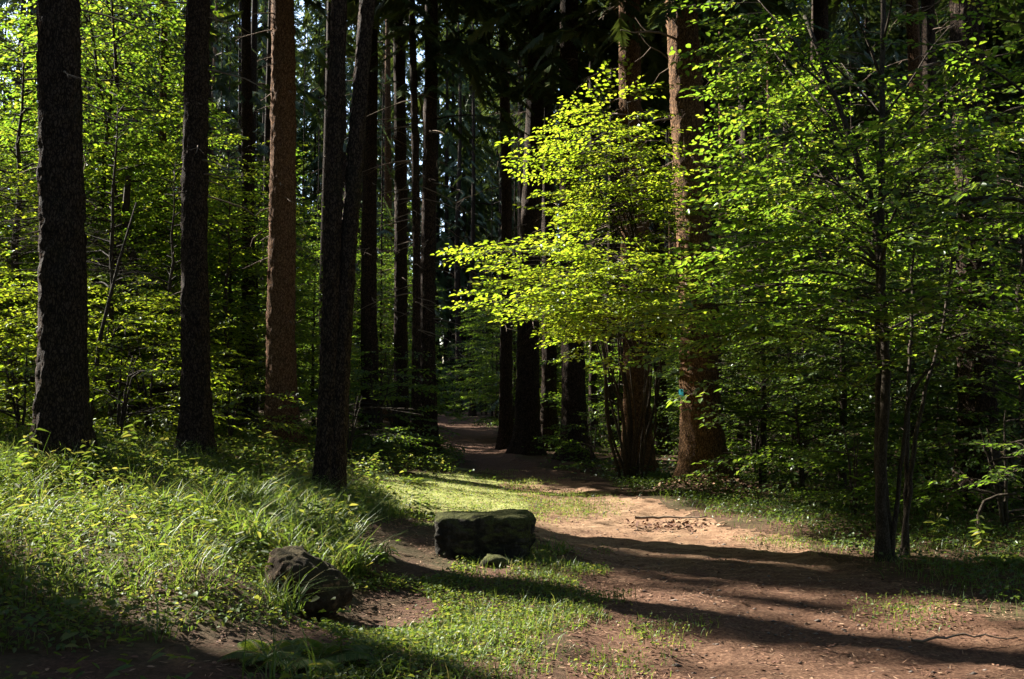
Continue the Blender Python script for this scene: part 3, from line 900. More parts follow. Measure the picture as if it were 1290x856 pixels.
# the forked trunk on the bank
b = at(414, 628, 12.0); zf = g1(b[0], b[1])
t = thing('spruce_tree', 'forked black spruce, two trunks from one base on the bank edge', 'tree', (b[0], b[1], zf), 0, 'spruce trees of the forest')
for (pb, pt, dia, sd) in ((409, 431, 0.225, 1), (420, 462, 0.215, 2)):
    p = at(pb, 628, 12.0); q = at(pt, 0, 12.0); ln = (q[0] - p[0]) / (q[2] - p[2])
    tm = trunk_mesh('trunk', 27, dia / 2, M['bark'], lean=(ln, 0.004 * (sd - 1.5)), bend=0.03, detail=0.9, seed=540 + sd, flare=0.45)
    obj('trunk', tm, t, (p[0] - b[0], 0.03 * (sd - 1), 0))
v = VAR[0]; Pw = v['P'] + [b[0] + 0.6, b[1], zf]
obj('crown', crown_mesh('crown', v['P'], v['D'], v['S'], ~shades(OPEN_A, Pw, v['D'], v['S']), v['rods']), t, (0.6, 0, 0))
TREES.append((b[0], b[1]))

# teal paint mark on the big reddish trunk, and its pale dead branches
o, x, y, zb, lean, dia = NEARPOS[3]
o.name = 'spruce_tree'
mb = MB(); zz = np.linspace(1.30, 1.42, 7); aa = np.linspace(radians(188), radians(214), 7)
ZZb, AA = np.meshgrid(zz, aa, indexing='ij'); rr = dia / 2 * 1.04 * (1 - ZZb / 28) ** .75 * (1 + .22 * np.exp(-ZZb / .8)) + 0.022
Vb = np.stack([rr * np.cos(AA) + lean * ZZb, rr * np.sin(AA), ZZb], -1).reshape(-1, 3)
ii = np.arange(6)[:, None]; jj = np.arange(6)[None]
Qb = np.stack([ii * 7 + jj, ii * 7 + jj + 1, (ii + 1) * 7 + jj + 1, (ii + 1) * 7 + jj], -1).reshape(-1, 4)
mb.add(Vb, Qb)
pm = obj('paint_mark', mb.mesh('paint_mark', M['teal'], True), o); pm['label'] = 'small teal trail mark on the bark'
for (p0, p1, p2, r0) in [((848, 48), (815, 40), (782, 38), .02), ((846, 150), (812, 158), (770, 180), .014), ((842, 75), (820, 60), (800, 78), .012),
                         ((846, 182), (815, 178), (790, 196), .012), ((850, 305), (830, 300), (812, 303), .012), ((880, 225), (884, 212), (873, 198), .02)]:
    A = [at(*p0, 14.85), at(*p1, 14.6), at(*p2, 14.4)]
    P = np.array([A[0], A[0] * .5 + A[1] * .5 + [0, 0, .03], A[1], A[1] * .5 + A[2] * .5 - [0, 0, .03], A[2]]) - [x, y, zb]
    mb = MB(); mb.tube(P, np.linspace(r0, r0 * .35, 5), 5)
    q = P[2] + np.array([-0.2, -.2, .14]); mb.tube(np.array([P[2], (P[2] + q) / 2 + [0, 0, -.02], q]), np.array([r0 * .5, r0 * .4, r0 * .2]), 4)
    obj('dead_branch', mb.mesh('dead_branch', M['twig']), o)

# ------------------------------------------------------------------ the rest of the forest
def free(x, y, dmin):
    return all((x - a) ** 2 + (y - c) ** 2 > dmin * dmin for a, c in TREES)


far_lab = ['slender dark spruce far back in the shaded forest', 'dark spruce with dead lower twigs deep in the forest']
n_far = 0; tries = 0
while n_far < 108 and tries < 9000:
    tries += 1
    y = 24 + 44 * rng.random() ** 0.85; x = (rng.random() * 2 - 1) * (0.58 * y + 5)
    l = np.interp(y, PY, PL) - 0.9; r = np.interp(y, PY, PR) + 0.9
    if l < x < r or not free(x, y, 2.35): continue
    px = 645 + F * x / y
    lab = ('spruce trunk deep in the forest behind the left thicket' if px < 400 else
           'dark spruce trunk far back in the shade around the end of the path' if px < 720 else
           'dark spruce trunk far back in the shaded forest right of the path')
    spruce(x, y, int(rng.integers(0, 5)), lab, 'spruces deep in the forest', r=rng.uniform(0.11, 0.24), hs=rng.uniform(0.9, 1.12))
    n_far += 1

for px, d, hs, lab in [(425, 27, 1.0, 'young spruce with low green boughs behind the forked trunk'), (480, 31, 1.2, 'young spruce left of the path deep in the shade'), (648, 34, 1.2, 'young spruce right behind the path bend'), (655, 38, 1.3, 'young spruce behind the broad flared trunk'), (710, 33, 1.1, 'young spruce behind the broad black trunk'),
                       (500, 44, 1.4, 'tall young spruce behind the narrow end of the path'), (380, 36, 1.3, 'young spruce far behind the reddish bank trunk'), (270, 38, 1.2, 'young spruce far behind the slim black trunk'),
                       (1000, 36, 1.1, 'young spruce far behind the near young tree'), (1200, 34, 1.2, 'young spruce far behind the thick black trunk'), (920, 40, 1.3, 'young spruce far behind the marked trunk'), (620, 50, 1.5, 'tall young spruce beyond the bend of the path')]:
    spruce((px - 645) / F * d, d, 5, lab, 'young spruces in the forest', r=.09, hs=hs)

n_y = 0; tries = 0
while n_y < 34 and tries < 3000:
    tries += 1
    px = rng.uniform(250, 1250); d = rng.uniform(33, 62); x = (px - 645) / F * d
    l = np.interp(d, PY, PL) - 1.5; r = np.interp(d, PY, PR) + 1.5
    if l < x < r or not free(x, d, 1.4): continue
    spruce(x, d, 5, 'young spruce with boughs to the ground deep in the forest', 'young spruces deep in the forest', r=.10, hs=rng.uniform(1.2, 1.9)); n_y += 1

# unseen trees round the viewer and towards the sun, added to shade the place
n_s = 0; tries = 0
while n_s < 95 and tries < 9000:
    tries += 1
    x = rng.uniform(-52, 34); y = rng.uniform(-24, 40)
    if abs(x) < 0.53 * y + 1.2 and y > 0: continue
    if np.hypot(x, y) < 3.5 or not free(x, y, 4.3): continue
    if x > 18 and y > 25: continue
    l = np.interp(y, PY, PL) - 0.9; r = np.interp(y, PY, PR) + 0.9
    if l < x < r: continue
    zl = np.arange(0, 20, .25); L3 = np.stack([np.full(80, x), np.full(80, y), zl], -1)
    if look(TAB_G > .7, L3).any(): continue
    spruce(x, y, int(rng.integers(0, 5)), 'unseen tall spruce added to shade the view', 'unseen spruces added for shade', r=rng.uniform(0.15, 0.26))
    n_s += 1

n_s = 0; tries = 0  # more unseen trees added in the sun's path to thicken the shade
while n_s < 62 and tries < 9000:
    tries += 1
    a_ = rng.uniform(13, 52); q_ = rng.uniform(-13, 15)
    x = 1.0 - SH[0] * a_ - SH[1] * q_; y = 9.0 - SH[1] * a_ + SH[0] * q_
    if abs(x) < 0.53 * y + 1.2 and y > 0: continue
    if np.hypot(x, y) < 3.5 or not free(x, y, 2.7): continue
    L3 = np.stack([np.full(80, x), np.full(80, y), np.arange(0, 20, .25)], -1)
    if look(TAB_G > .7, L3).any(): continue
    spruce(x, y, int(rng.integers(0, 5)), 'unseen tall spruce added to shade the view', 'unseen spruces added for shade', r=rng.uniform(0.15, 0.24))
    n_s += 1

# ------------------------------------------------------------------ far wood closing the view: one mass
mb = MB(); nf = MB()
for i in range(520):
    a = rng.uniform(-0.75, 0.75) + pi / 2; R_ = rng.uniform(66, 120)
    if i > 400: a = rng.uniform(0, 2 * pi)
    x, y = R_ * cos(a), R_ * sin(a) + 4
    z = np.linspace(-0.5, 40, 6)
    mb.tube(np.stack([np.full(6, x), np.full(6, y), z], -1), np.linspace(.22, .05, 6), 6)
    n = 300
    zz = 41 * rng.random(n) ** 1.2 + .2; rad = 2.9 * rng.random(n) ** .5 * np.clip(1.15 - zz / 44, .2, 1); th = rng.random(n) * 6.28
    P = np.stack([x + rad * np.cos(th), y + rad * np.sin(th), zz], -1)
    D = np.stack([np.cos(th), np.sin(th), rng.uniform(-1, -.2, n)], -1)
    V, T = place(FSV, FST, P, frames(D, np.stack([rng.normal(0, .3, n), rng.normal(0, .3, n), np.ones(n)], -1)), rng.uniform(1.0, 1.9, n))
    nf.add(V, None, T)
fw = bpy.data.objects.new('far_wood', None); COL.objects.link(fw)
fw['kind'] = 'stuff'; fw['label'] = 'dark mass of the far wood closing the view'; fw['category'] = 'wood'
obj('trunks', mb.mesh('trunks', M['bark']), fw); obj('foliage', nf.mesh('foliage', M['needle']), fw)

# ------------------------------------------------------------------ understory saplings
def sapling_mesh(seed, H, spread, nb, leaf='leaf', templates=None, zlo=0.12, stems=1, dens=0.9):
    global rng
    keep = rng; rng = np.random.default_rng(seed)
    lm = MB(); wm = MB()
    for s in range(stems):
        a = rng.random() * 6.28; k = 0.0 if stems == 1 else rng.uniform(0.1, 0.28)
        Hs = H * rng.uniform(0.8, 1.05)
        n = 12; t = np.linspace(0, 1, n)
        P = np.stack([cos(a) * Hs * k * t ** 1.3 + rng.normal(0, .02, n) * Hs * .25, sin(a) * Hs * k * t ** 1.3 + rng.normal(0, .02, n) * Hs * .25, Hs * t - .1], -1)
        wm.tube(P, np.linspace(0.012 * H + 0.01, 0.006, n), 7, wob=.1)
        m = nb // stems
        for i in range(m):
            f = zlo + (1 - zlo) * (i + rng.random()) / m
            j = f * (n - 1); j0 = min(int(j), n - 2); p = P[j0] + (P[j0 + 1] - P[j0]) * (j - j0)
            az = i * 2.4 + rng.normal(0, .4); L = spread * (1 - 0.62 * f) * rng.uniform(.6, 1.15) * (0.7 + 0.3 * min(1, f * 4))
            q = p + np.array([cos(az) * L, sin(az) * L, L * rng.uniform(0.02, 0.32)])
            bough(lm, wm, limb_points(p, q, 0.05, 7), 0.012 + .004 * L, start=.25, step=.26, templates=templates, dens=dens)
    rng = keep
    return lm.mesh('crown', M[leaf]), wm.mesh('trunk', M['bark_smooth'])


SAP = [sapling_mesh(700, 7.5, 2.3, 58, 'leaf_mid', SPRAYS_BIG), sapling_mesh(701, 6.0, 2.0, 50, 'leaf_bright', SPRAYS_BIG), sapling_mesh(702, 8.5, 2.4, 64, 'leaf_mid', SPRAYS_BIG, stems=2)]
SHRUB = [sapling_mesh(710, 2.4, 1.3, 18, 'leaf', SPRAYS_BIG, stems=3, zlo=.1), sapling_mesh(711, 3.4, 1.6, 22, 'leaf', SPRAYS_BIG, stems=2, zlo=.08), sapling_mesh(712, 1.5, 1.0, 13, 'leaf', SPRAYS, stems=3, zlo=.05)]


def understory(name, meshes, x, y, label, cat, group, s=1.0, carve=True, mat=None, rz=None):
    rz = rng.random() * 6.28 if rz is None else rz
    z = g1(x, y)
    t = thing(name, label, cat, (x, y, z), 0, group)
    crown, wood = meshes
    if carve:
        nv = len(crown.vertices); co = np.zeros(nv * 3, np.float32); crown.vertices.foreach_get('co', co); co = co.reshape(-1, 6, 3)
        Rm = np.array([[cos(rz), -sin(rz), 0], [sin(rz), cos(rz), 0], [0, 0, 1]])
        c = co.mean(1) @ Rm.T * s + [x, y, z]
        hgt = c[:, 2] - ground_smooth(c[:, 0], c[:, 1])
        cut = (look(OPEN_G, c) & (hgt > .7)) | (look(OPEN_L, c) & (hgt > 2.7))
        if cut.mean() > 0.01 or mat is not None:
            k = co[~cut].reshape(-1, 3)
            crown = mesh('crown', k, [(LQ[None] + (np.arange(len(k) // 6) * 6)[:, None, None]).reshape(-1, 4)], mat or crown.materials[0])
    if carve:
        nv = len(wood.vertices); wc = np.zeros(nv * 3, np.float32); wood.vertices.foreach_get('co', wc); wc = wc.reshape(-1, 3)
        ww_ = wc @ Rm.T * s + [x, y, z]
        badv = look(OPEN_S, ww_) & (np.hypot(wc[:, 0], wc[:, 1]) > .3) & (wc[:, 2] > 1.2)
        if badv.any():
            nf_ = len(wood.polygons); tot = np.zeros(nf_, np.int32); wood.polygons.foreach_get('loop_total', tot)
            vi = np.zeros(len(wood.loops), np.int32); wood.loops.foreach_get('vertex_index', vi)
            st_ = np.concatenate([[0], np.cumsum(tot)[:-1]]); fb = np.add.reduceat(badv[vi].astype(int), st_) > 0
            q4 = np.stack([vi[st_[(tot == 4) & ~fb] + k] for k in range(4)], -1); q3 = np.stack([vi[st_[(tot == 3) & ~fb] + k] for k in range(3)], -1)
            rad = np.hypot(wc[:, 0], wc[:, 1]) > .3
            o4, o3 = rad[q4].any(1), rad[q3].any(1)
            nc = len(crown.vertices); cc = np.zeros(nc * 3, np.float32); crown.vertices.foreach_get('co', cc)
            crown = join('crown', [(cc.reshape(-1, 3), [(LQ[None] + (np.arange(nc // 6) * 6)[:, None, None]).reshape(-1, 4)], crown.materials[0]), (wc, [q4[o4], q3[o3]], wood.materials[0])], False)
            wood = mesh('trunk', wc, [q4[~o4], q3[~o3]], wood.materials[0])
    a = obj('crown', crown, t); b_ = obj('trunk', wood, t)
    for o in (a, b_): o.rotation_euler = (0, 0, rz); o.scale = (s, s, s)
    return t


THICK = [  # px, depth, variant, scale, label
    (-40, 17, 1, 1.0, 'leafy young tree at the left edge, left of the thickest trunk'),
    (18, 20, 0, 1.2, 'sunlit young tree just behind the thickest bank trunk'),
    (140, 17.5, 1, 0.95, 'sunlit leafy sapling between the two darkest bank trunks'),
    (175, 22, 2, 1.25, 'tall bright green young tree behind the slim black trunk'),
    (110, 25, 2, 1.25, 'tall young tree at the back of the sunlit thicket'),
    (215, 19, 1, .85, 'low bright sapling left of the slim black trunk'),
    (285, 20.5, 1, .95, 'sunlit sapling between the slim black trunk and the reddish trunk'),
    (322, 25, 0, .85, 'half shaded young tree behind the reddish bank trunk'),
    (50, 26, 2, 1.35, 'big leafy young tree deep in the thicket on the left'),
    (-120, 22, 2, 1.0, 'young tree beyond the left edge of the thicket'),
    (245, 27, 0, 1.0, 'dim young tree behind the thicket'),
    (-10, 23, 0, 1.0, 'bright young tree at the left edge behind the thickest trunk'),
    (85, 21.5, 1, 1.0, 'bright sapling just right of the thickest bank trunk'),
    (160, 28, 2, 1.05, 'tall pale young tree at the back of the thicket'),
    (195, 25, 0, 1.0, 'young tree hidden behind the slim black trunk'),
    (290, 24, 2, .8, 'slender young tree at the right end of the thicket'),
    (20, 30, 2, 1.1, 'tall young tree far behind the thickest bank trunk'),
    (395, 24, 1, .7, 'shaded sapling between the reddish trunk and the forked trunk'),
]
for px, d, vv, s, lab in THICK:
    understory('young_tree', SAP[vv], (px - 645) / F * d, d, lab, 'tree', 'young trees of the left thicket', s)
LOWS = [(30, 13.5, 2, 1.0, 'low bush in sun left of the thickest trunk'), (150, 14.0, 2, 1.1, 'low sunlit bush between the two darkest bank trunks'),
        (190, 16, 0, .8, 'bushy shrub in sun behind the slim black trunk'), (290, 16.5, 2, .9, 'sunlit low shrub left of the reddish trunk'),
        (325, 19.5, 0, .8, 'shrub behind the foot of the reddish trunk'), (440, 17, 2, .9, 'low shaded shrub right of the reddish trunk'),
        (470, 19, 0, .85, 'shrub in half shade behind the forked trunk'), (500, 22, 0, .9, 'dim shrub beside the thin pole left of the path')]
for px, d, vv, s, lab in LOWS:
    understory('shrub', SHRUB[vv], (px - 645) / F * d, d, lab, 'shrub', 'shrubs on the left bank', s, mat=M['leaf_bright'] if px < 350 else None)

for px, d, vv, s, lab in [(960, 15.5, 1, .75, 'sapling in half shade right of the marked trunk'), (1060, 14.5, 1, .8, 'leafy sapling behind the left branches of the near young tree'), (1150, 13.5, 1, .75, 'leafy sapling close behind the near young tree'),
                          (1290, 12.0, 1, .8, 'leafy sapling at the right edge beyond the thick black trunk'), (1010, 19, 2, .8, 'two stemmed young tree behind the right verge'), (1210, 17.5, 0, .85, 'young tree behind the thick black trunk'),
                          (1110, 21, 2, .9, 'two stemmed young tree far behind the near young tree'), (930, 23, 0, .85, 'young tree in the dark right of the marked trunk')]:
    understory('young_tree', SAP[vv], (px - 645) / F * d, d, lab, 'tree', 'young trees right of the path', s, mat=M['leaf_dark'])  # darker leaf copy puts the shade of this side into the colour

for px, d, vv, s, lab in [(462, 29, 1, .85, 'dim leafy sapling left of the far path behind the thin pole'), (500, 37, 0, .9, 'dim young tree left of the far path'), (648, 31, 1, .8, 'dim sapling right of the far path between the bend trunks'),
                          (625, 43, 0, .9, 'dim young tree right of the far end of the path'), (430, 33, 2, .9, 'dim two stemmed young tree behind the forked trunk'), (700, 30, 1, .9, 'dim sapling behind the broad black trunk')]:
    understory('young_tree', SAP[vv], (px - 645) / F * d, d, lab, 'tree', 'young trees beside the far path', s, mat=M['leaf'])

n_b = 0; tries = 0
while n_b < 95 and tries < 5000:
    tries += 1
    y = 21 + 40 * rng.random(); x = (rng.random() * 2 - 1) * (0.56 * y + 3)
    l = np.interp(y, PY, PL) - 1.6; r = np.interp(y, PY, PR) + 1.6
    if l < x < r: continue
    px = 645 + F * x / y
    if px < 380 and y < 27: continue
    lab = ('dim forest shrub behind the left thicket' if px < 400 else 'dim shrub in the shade around the far end of the path' if px < 720 else 'dim shrub in the shaded forest right of the path')
    big = rng.random() < 0.35
    if big: understory('young_tree', SAP[int(rng.integers(0, 3))], x, y, lab.replace('shrub', 'young tree'), 'tree', 'young trees in the shaded forest', rng.uniform(.6, 1.0), carve=False)
    else: understory('shrub', SHRUB[int(rng.integers(0, 2))], x, y, lab, 'shrub', 'shrubs in the shaded forest', rng.uniform(.7, 1.3), carve=False)
    n_b += 1
RSH = [(1010, 14.5, 2, 1.1, 'small dark shrub behind the right verge'), (1075, 11.8, 2, .75, 'small leafy shrub left of the young tree stems'), (1170, 13, 2, 1.1, 'leafy shrub behind the stems of the young tree'),
       (1262, 10.5, 2, .9, 'leafy shrub at the right edge under the thick black trunk'), (950, 18, 0, .9, 'shaded shrub right of the marked trunk'), (1120, 17, 1, .9, 'shaded tall shrub behind the young tree'),
       (1270, 17, 1, 1.0, 'shaded tall shrub behind the thick black trunk'), (1000, 22, 1, 1.1, 'tall shrub deep in shade right of the marked trunk'), (745, 19.5, 2, .8, 'low shrub at the foot of the broad black trunk'),
       (1320, 14, 0, 1.0, 'shrub beyond the right edge of the view')]
for px, d, vv, s, lab in RSH:
    understory('shrub', SHRUB[vv], (px - 645) / F * d, d, lab, 'shrub', 'shrubs right of the path', s, carve=False)

for i in range(26):  # unseen ring of saplings added to keep sky light off the trunks
    a = -pi / 2 + (i - 12.5) / 26 * radians(235); R_ = rng.uniform(5.5, 8) if i % 2 else rng.uniform(9, 13)
    understory('young_tree', SAP[i % 3], R_ * cos(a), R_ * sin(a), 'unseen young tree added round the viewer to block sky light', 'tree', 'unseen young trees added round the viewer', rng.uniform(.8, 1.1))

# ------------------------------------------------------------------ hazel clump with the bright boughs
hb = at(797, 606, 16.3); hz = g1(hb[0], hb[1]); H0 = np.array([hb[0], hb[1], hz])
t = thing('hazel_clump', 'hazel clump of many thin stems with brightly lit boughs over the path', 'tree', H0)
lm = MB(); wm = MB()
for i in range(17):
    a = rng.random() * 6.28; r0 = rng.uniform(.02, .3); top = np.array([hb[0] + cos(a) * rng.uniform(.25, .85), hb[1] + sin(a) * .6 - .3, hz + rng.uniform(2.2, 3.6)])
    P = limb_points([hb[0] + cos(a) * r0, hb[1] + sin(a) * r0 * .6, hz - .1], top, 0, 9, .05)
    sm = MB(); sm.tube(P - H0, np.linspace(rng.uniform(.02, .035), .012, 9), 6, wob=.1)
    obj('stem', sm.mesh('stem', M['bark_smooth']), t)
BO = [  # start px,py,d -> tip px,py,d, sag
    ((800, 420, 15.8), (610, 322, 12.4), .10), ((800, 430, 15.8), (652, 312, 12.8), .10), ((800, 440, 15.8), (637, 385, 12.0), .13), ((800, 450, 15.8), (697, 412, 12.0), .12),
    ((800, 330, 15.6), (710, 165, 13.5), .02), ((805, 330, 15.6), (775, 125, 14.2), 0),
    ((805, 340, 15.6), (790, 128, 14.5), 0), ((805, 350, 15.6), (785, 200, 13.2), .02), 
    ((805, 400, 15.8), (745, 300, 12.6), .06), ((805, 410, 15.8), (702, 350, 12.2), .10), ((805, 430, 15.8), (740, 350, 12.2), .08),
    ((805, 430, 15.8), (770, 320, 12.6), .05), ((805, 440, 15.8), (752, 400, 12.0), .10), ((805, 450, 15.8), (760, 390, 12.0), .08), ((805, 450, 15.8), (770, 450, 11.8), .10),
    ((805, 340, 15.6), (780, 180, 14.3), .02), ((805, 370, 15.6), (775, 250, 13.6), .03), ((805, 400, 15.8), (790, 335, 13.0), .04), ((805, 440, 15.8), (828, 400, 12.4), .06),
    ((805, 455, 15.8), (760, 420, 11.8), .10), ((805, 300, 15.6), (765, 165, 13.6), .02), ((800, 450, 15.8), (702, 388, 11.9), .11), ((805, 320, 15.6), (734, 145, 13.2), .01), ((805, 320, 15.6), (750, 165, 13.0), .01), ((805, 330, 15.6), (717, 195, 13.1), .03), ((805, 320, 15.6), (760, 140, 13.9), 0), ((805, 320, 15.6), (790, 230, 12.9), .02), ((805, 370, 15.6), (790, 250, 13.2), .02)]
for s, e, sag in BO:
    bough(lm, wm, limb_points(at(*s), at(*e), sag, 12, .02) - H0, .022, start=.30, step=.14, side=(.2, .66), tilt=.19, zj=.05, dens=.95, scale=(.7, 1.2))
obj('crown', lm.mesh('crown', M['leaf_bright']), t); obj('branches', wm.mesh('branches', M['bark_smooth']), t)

# ------------------------------------------------------------------ near young tree on the right
nb_ = at(1122, 702, 9.0); nz = g1(nb_[0], nb_[1]); N0 = np.array([nb_[0], nb_[1], nz])
t = thing('young_tree', 'near young deciduous tree with two dark stems and a wide leafy crown', 'tree', N0)
def stem_px(pts, r0, r1):
    P = np.array([at(*p) for p in pts]); P[0, 2] = nz - .15
    # smooth the polyline
    tt = np.linspace(0, len(P) - 1, 26); ip = np.stack([np.interp(tt, np.arange(len(P)), P[:, k]) for k in range(3)], -1)
    for _ in range(2): ip[1:-1] = (ip[:-2] + 2 * ip[1:-1] + ip[2:]) / 4
    ip += rng.normal(0, .006, ip.shape)
    R = np.linspace(r0, r1, 26); R[:4] *= np.array([1.9, 1.5, 1.2, 1.05])
    m = MB(); m.tube(ip - N0, R, 12, wob=.12); return m.mesh('stem', M['bark_smooth'], True)
for pts, r0, r1 in [([(1118, 705, 9), (1112, 640, 9), (1108, 560, 9), (1110, 440, 9), (1108, 330, 9.0), (1104, 270, 9), (1080, 200, 9), (1050, 120, 9.1), (1015, 20, 9.3)], .062, .016),
                    ([(1113, 690, 8.95), (1108, 600, 8.9), (1118, 480, 8.9), (1112, 380, 8.95), (1110, 250, 9), (1112, 100, 9.1), (1114, -60, 9.2)], .05, .02),
                    ([(1132, 702, 9.1), (1143, 650, 9.1), (1150, 580, 9.1), (1162, 500, 9.1), (1185, 430, 9.2), (1200, 330, 9.3), (1215, 200, 9.5)], .026, .008),
                    ([(1118, 560, 8.95), (1142, 510, 8.9), (1165, 470, 8.8), (1205, 440, 8.8)], .022, .008),
                    ([(1140, 640, 9.05), (1142, 560, 9.2), (1148, 430, 9.4), (1150, 300, 9.5)], .028, .01)]:
    obj('stem', stem_px(pts, r0, r1), t)
lm = MB(); wm = MB()
TB = [((1105, 330, 9), (962, 110, 10.5), .0), ((1100, 270, 9), (956, 190, 10.2), .04), ((1105, 330, 9), (956, 250, 10.2), .06), ((1106, 360, 9), (915, 345, 10), .06), ((1108, 400, 9), (848, 400, 9.6), .08),
      ((1108, 430, 9), (862, 440, 9.2), .10), ((1108, 400, 9), (930, 470, 8.3), .12), ((1080, 200, 9), (970, 60, 10.2), .02), ((1050, 120, 9.1), (955, 0, 10), .02), ((1050, 120, 9.1), (960, 40, 9.4), .02),
      ((1100, 280, 9), (965, 140, 9.3), .03), ((1104, 300, 9), (960, 235, 8.8), .05), ((1106, 340, 9), (950, 305, 8.6), .06), ((1108, 380, 9), (930, 370, 8.6), .08), ((1108, 420, 9), (1000, 430, 8.2), .10),
      ((1090, 230, 9), (1000, 130, 8.8), .02), ((1100, 260, 9), (1010, 220, 8.4), .05), ((1106, 340, 9), (1030, 310, 8.2), .06), ((1108, 400, 9), (1050, 390, 8.0), .08),
      ((1112, 150, 9.1), (1010, 40, 8.8), .02), ((1112, 100, 9.1), (1060, -20, 8.8), .0), ((1112, 150, 9.1), (1200, 30, 9), .02), ((1112, 200, 9.1), (1260, 60, 9.2), .03),
      ((1112, 250, 9), (1290, 130, 9.2), .04), ((1200, 330, 9.3), (1300, 210, 9.2), .03), ((1112, 300, 9), (1270, 270, 8.6), .06), ((1190, 420, 9.2), (1320, 330, 9.0), .04), ((1110, 380, 9), (1230, 350, 8.3), .06),
      ((1185, 430, 9.2), (1300, 420, 8.8), .07), ((1112, 420, 9), (1220, 430, 8.2), .08), ((1110, 300, 9), (1170, 200, 8.4), .04), ((1112, 200, 9), (1180, 110, 8.5), .03), ((1112, 250, 9), (1100, 180, 8.0), .03),
      ((1110, 340, 9), (1120, 290, 7.9), .05), ((1110, 400, 9), (1140, 380, 7.9), .07), ((1112, 60, 9.1), (1130, -40, 8.6), .0), ((1200, 440, 8.8), (1280, 480, 8.8), .08), ((1110, 460, 9), (1050, 480, 8.4), .08),
      ((1112, 220, 9), (1220, 160, 10.3), .03), ((1110, 320, 9), (1040, 260, 10.4), .03), ((1110, 400, 9), (1000, 400, 10.4), .05), ((1112, 420, 9), (1200, 400, 10.4), .05), ((1112, 150, 9), (1060, 80, 10.5), 0)]
for s, e, sag in TB:
    bough(lm, wm, limb_points(at(*s), at(*e), sag, 12, .02) - N0, .014, start=.16, step=.115, side=(.2, .62), tilt=.27, zj=.12, dens=.92, scale=(.7, 1.1))
obj('crown', lm.mesh('crown', M['leaf_mid']), t); obj('branches', wm.mesh('branches', M['bark_smooth']), t)

# ------------------------------------------------------------------ dark bough of a tree just off the right edge
e0 = at(1420, 640, 7.4); ez = g1(e0[0], e0[1]); E0 = np.array([e0[0], e0[1], ez])
t = thing('young_tree', 'young tree past the right edge whose dark bough reaches into the view', 'tree', E0)
wm = MB(); lm = MB()
wm.tube(np.array([[0, 0, -.2], [0.02, 0, 1], [0, .05, 2.2], [-.05, .1, 3.4], [-.1, .15, 5.5]]), np.array([.085, .065, .055, .045, .02]), 9)
for s, e, r0 in [((1420, 190, 7.5), (1195, 60, 7.9), .028), ((1420, 270, 7.5), (1150, 240, 7.8), .03), ((1420, 60, 7.5), (1240, 20, 7.8), .02), ((1420, 330, 7.4), (1240, 300, 7.2), .02)]:
    bough(lm, wm, limb_points(at(*s), at(*e), -.02, 12, .05) - E0, r0, start=.3, step=.24, side=(.25, .6), dens=.7)
obj('trunk', wm.mesh('trunk', M['bark_smooth']), t); obj('crown', lm.mesh('crown', M['leaf']), t)

# ------------------------------------------------------------------ stones
def rock(name, label, cx, cy, size, mat, seed, shape='block', rz=0, sink=0.1, res=6):
    import bmesh
    bm = bmesh.new(); bmesh.ops.create_icosphere(bm, subdivisions=res, radius=1)
    V = np.array([v.co[:] for v in bm.verts])
    p = 9.0 if shape == 'block' else 2.5
    nrm = (np.abs(V) ** p).sum(1) ** (1 / p)
    V = V / nrm[:, None]
    if shape == 'block':
        V[:, 2] += 0.10 * np.sin(V[:, 0] * 2.5) - 0.10 * V[:, 0] * (V[:, 2] > 0)
        V[:, 0] *= 1 + 0.08 * V[:, 2]
    else:
        V[:, 0] += 0.35 * (0.5 - 0.5 * V[:, 2]) * 1.0 - .15
        V[:, 2] *= 1 - 0.42 * (V[:, 0] + 0.35)
    nz_ = fbm(V[:, 0] * 1.7 + seed, V[:, 1] * 1.7, V[:, 2] * 1.7, seed=seed, oct=3) - .5
    n2_ = fbm(V[:, 0] * 7, V[:, 1] * 7 + seed, V[:, 2] * 7, seed=seed + 3, oct=4) - .5
    n3_ = fbm(V[:, 0] * 2.6, V[:, 1] * 2.6 + seed, V[:, 2] * 2.6, seed=seed + 8, oct=3) - .5
    V = V * (1 + (0.22 if shape == 'block' else .5) * nz_ + 0.07 * n2_ - 0.035 * np.clip(.12 - np.abs(n3_), 0, 1) / .12)[:, None]
    V = V * np.array(size) / 2
    c, s = cos(rz), sin(rz); V = V @ np.array([[c, -s, 0], [s, c, 0], [0, 0, 1]]).T
    for v, q in zip(bm.verts, V): v.co = q
    me = bpy.data.meshes.new(name); bm.to_mesh(me); bm.free(); me.materials.append(mat)
    me.polygons.foreach_set('use_smooth', np.ones(len(me.polygons), bool))
    return thing(name, label, 'stone', (cx, cy, g1(cx, cy) + size[2] / 2 - sink), 0, None, me)


p = at(610, 712, 8.75); rock('boulder', 'long blocky dark mossy boulder beside the path', p[0], p[1], (0.80, 0.44, 0.48), M['rock_moss'], 3, 'block', rz=-0.16, sink=.12)
p = at(630, 722, 8.35); rock('stone', 'small mossy stone leaning against the long boulder', p[0], p[1], (0.30, 0.2, 0.17), M['rock_moss'], 9, 'round', sink=.08, res=4)
p = at(386, 757, 6.9); rock('boulder', 'rounded brown boulder in the grass with one sunlit end', p[0], p[1], (0.55, 0.46, 0.56), M['rock_brown'], 14, 'round', rz=-0.35, sink=.13)

# ------------------------------------------------------------------ ground cover
def pix_of(x, y): return to_px(np.stack([x, y, ground_smooth(x, y)], -1))


def scatter(n, x0, x1, y0, y1, dens):
    x = rng.uniform(x0, x1, n); y = rng.uniform(y0, y1, n)
    k = rng.random(n) < dens(x, y)
    x, y = x[k], y[k]
    return x, y, ground(x, y)


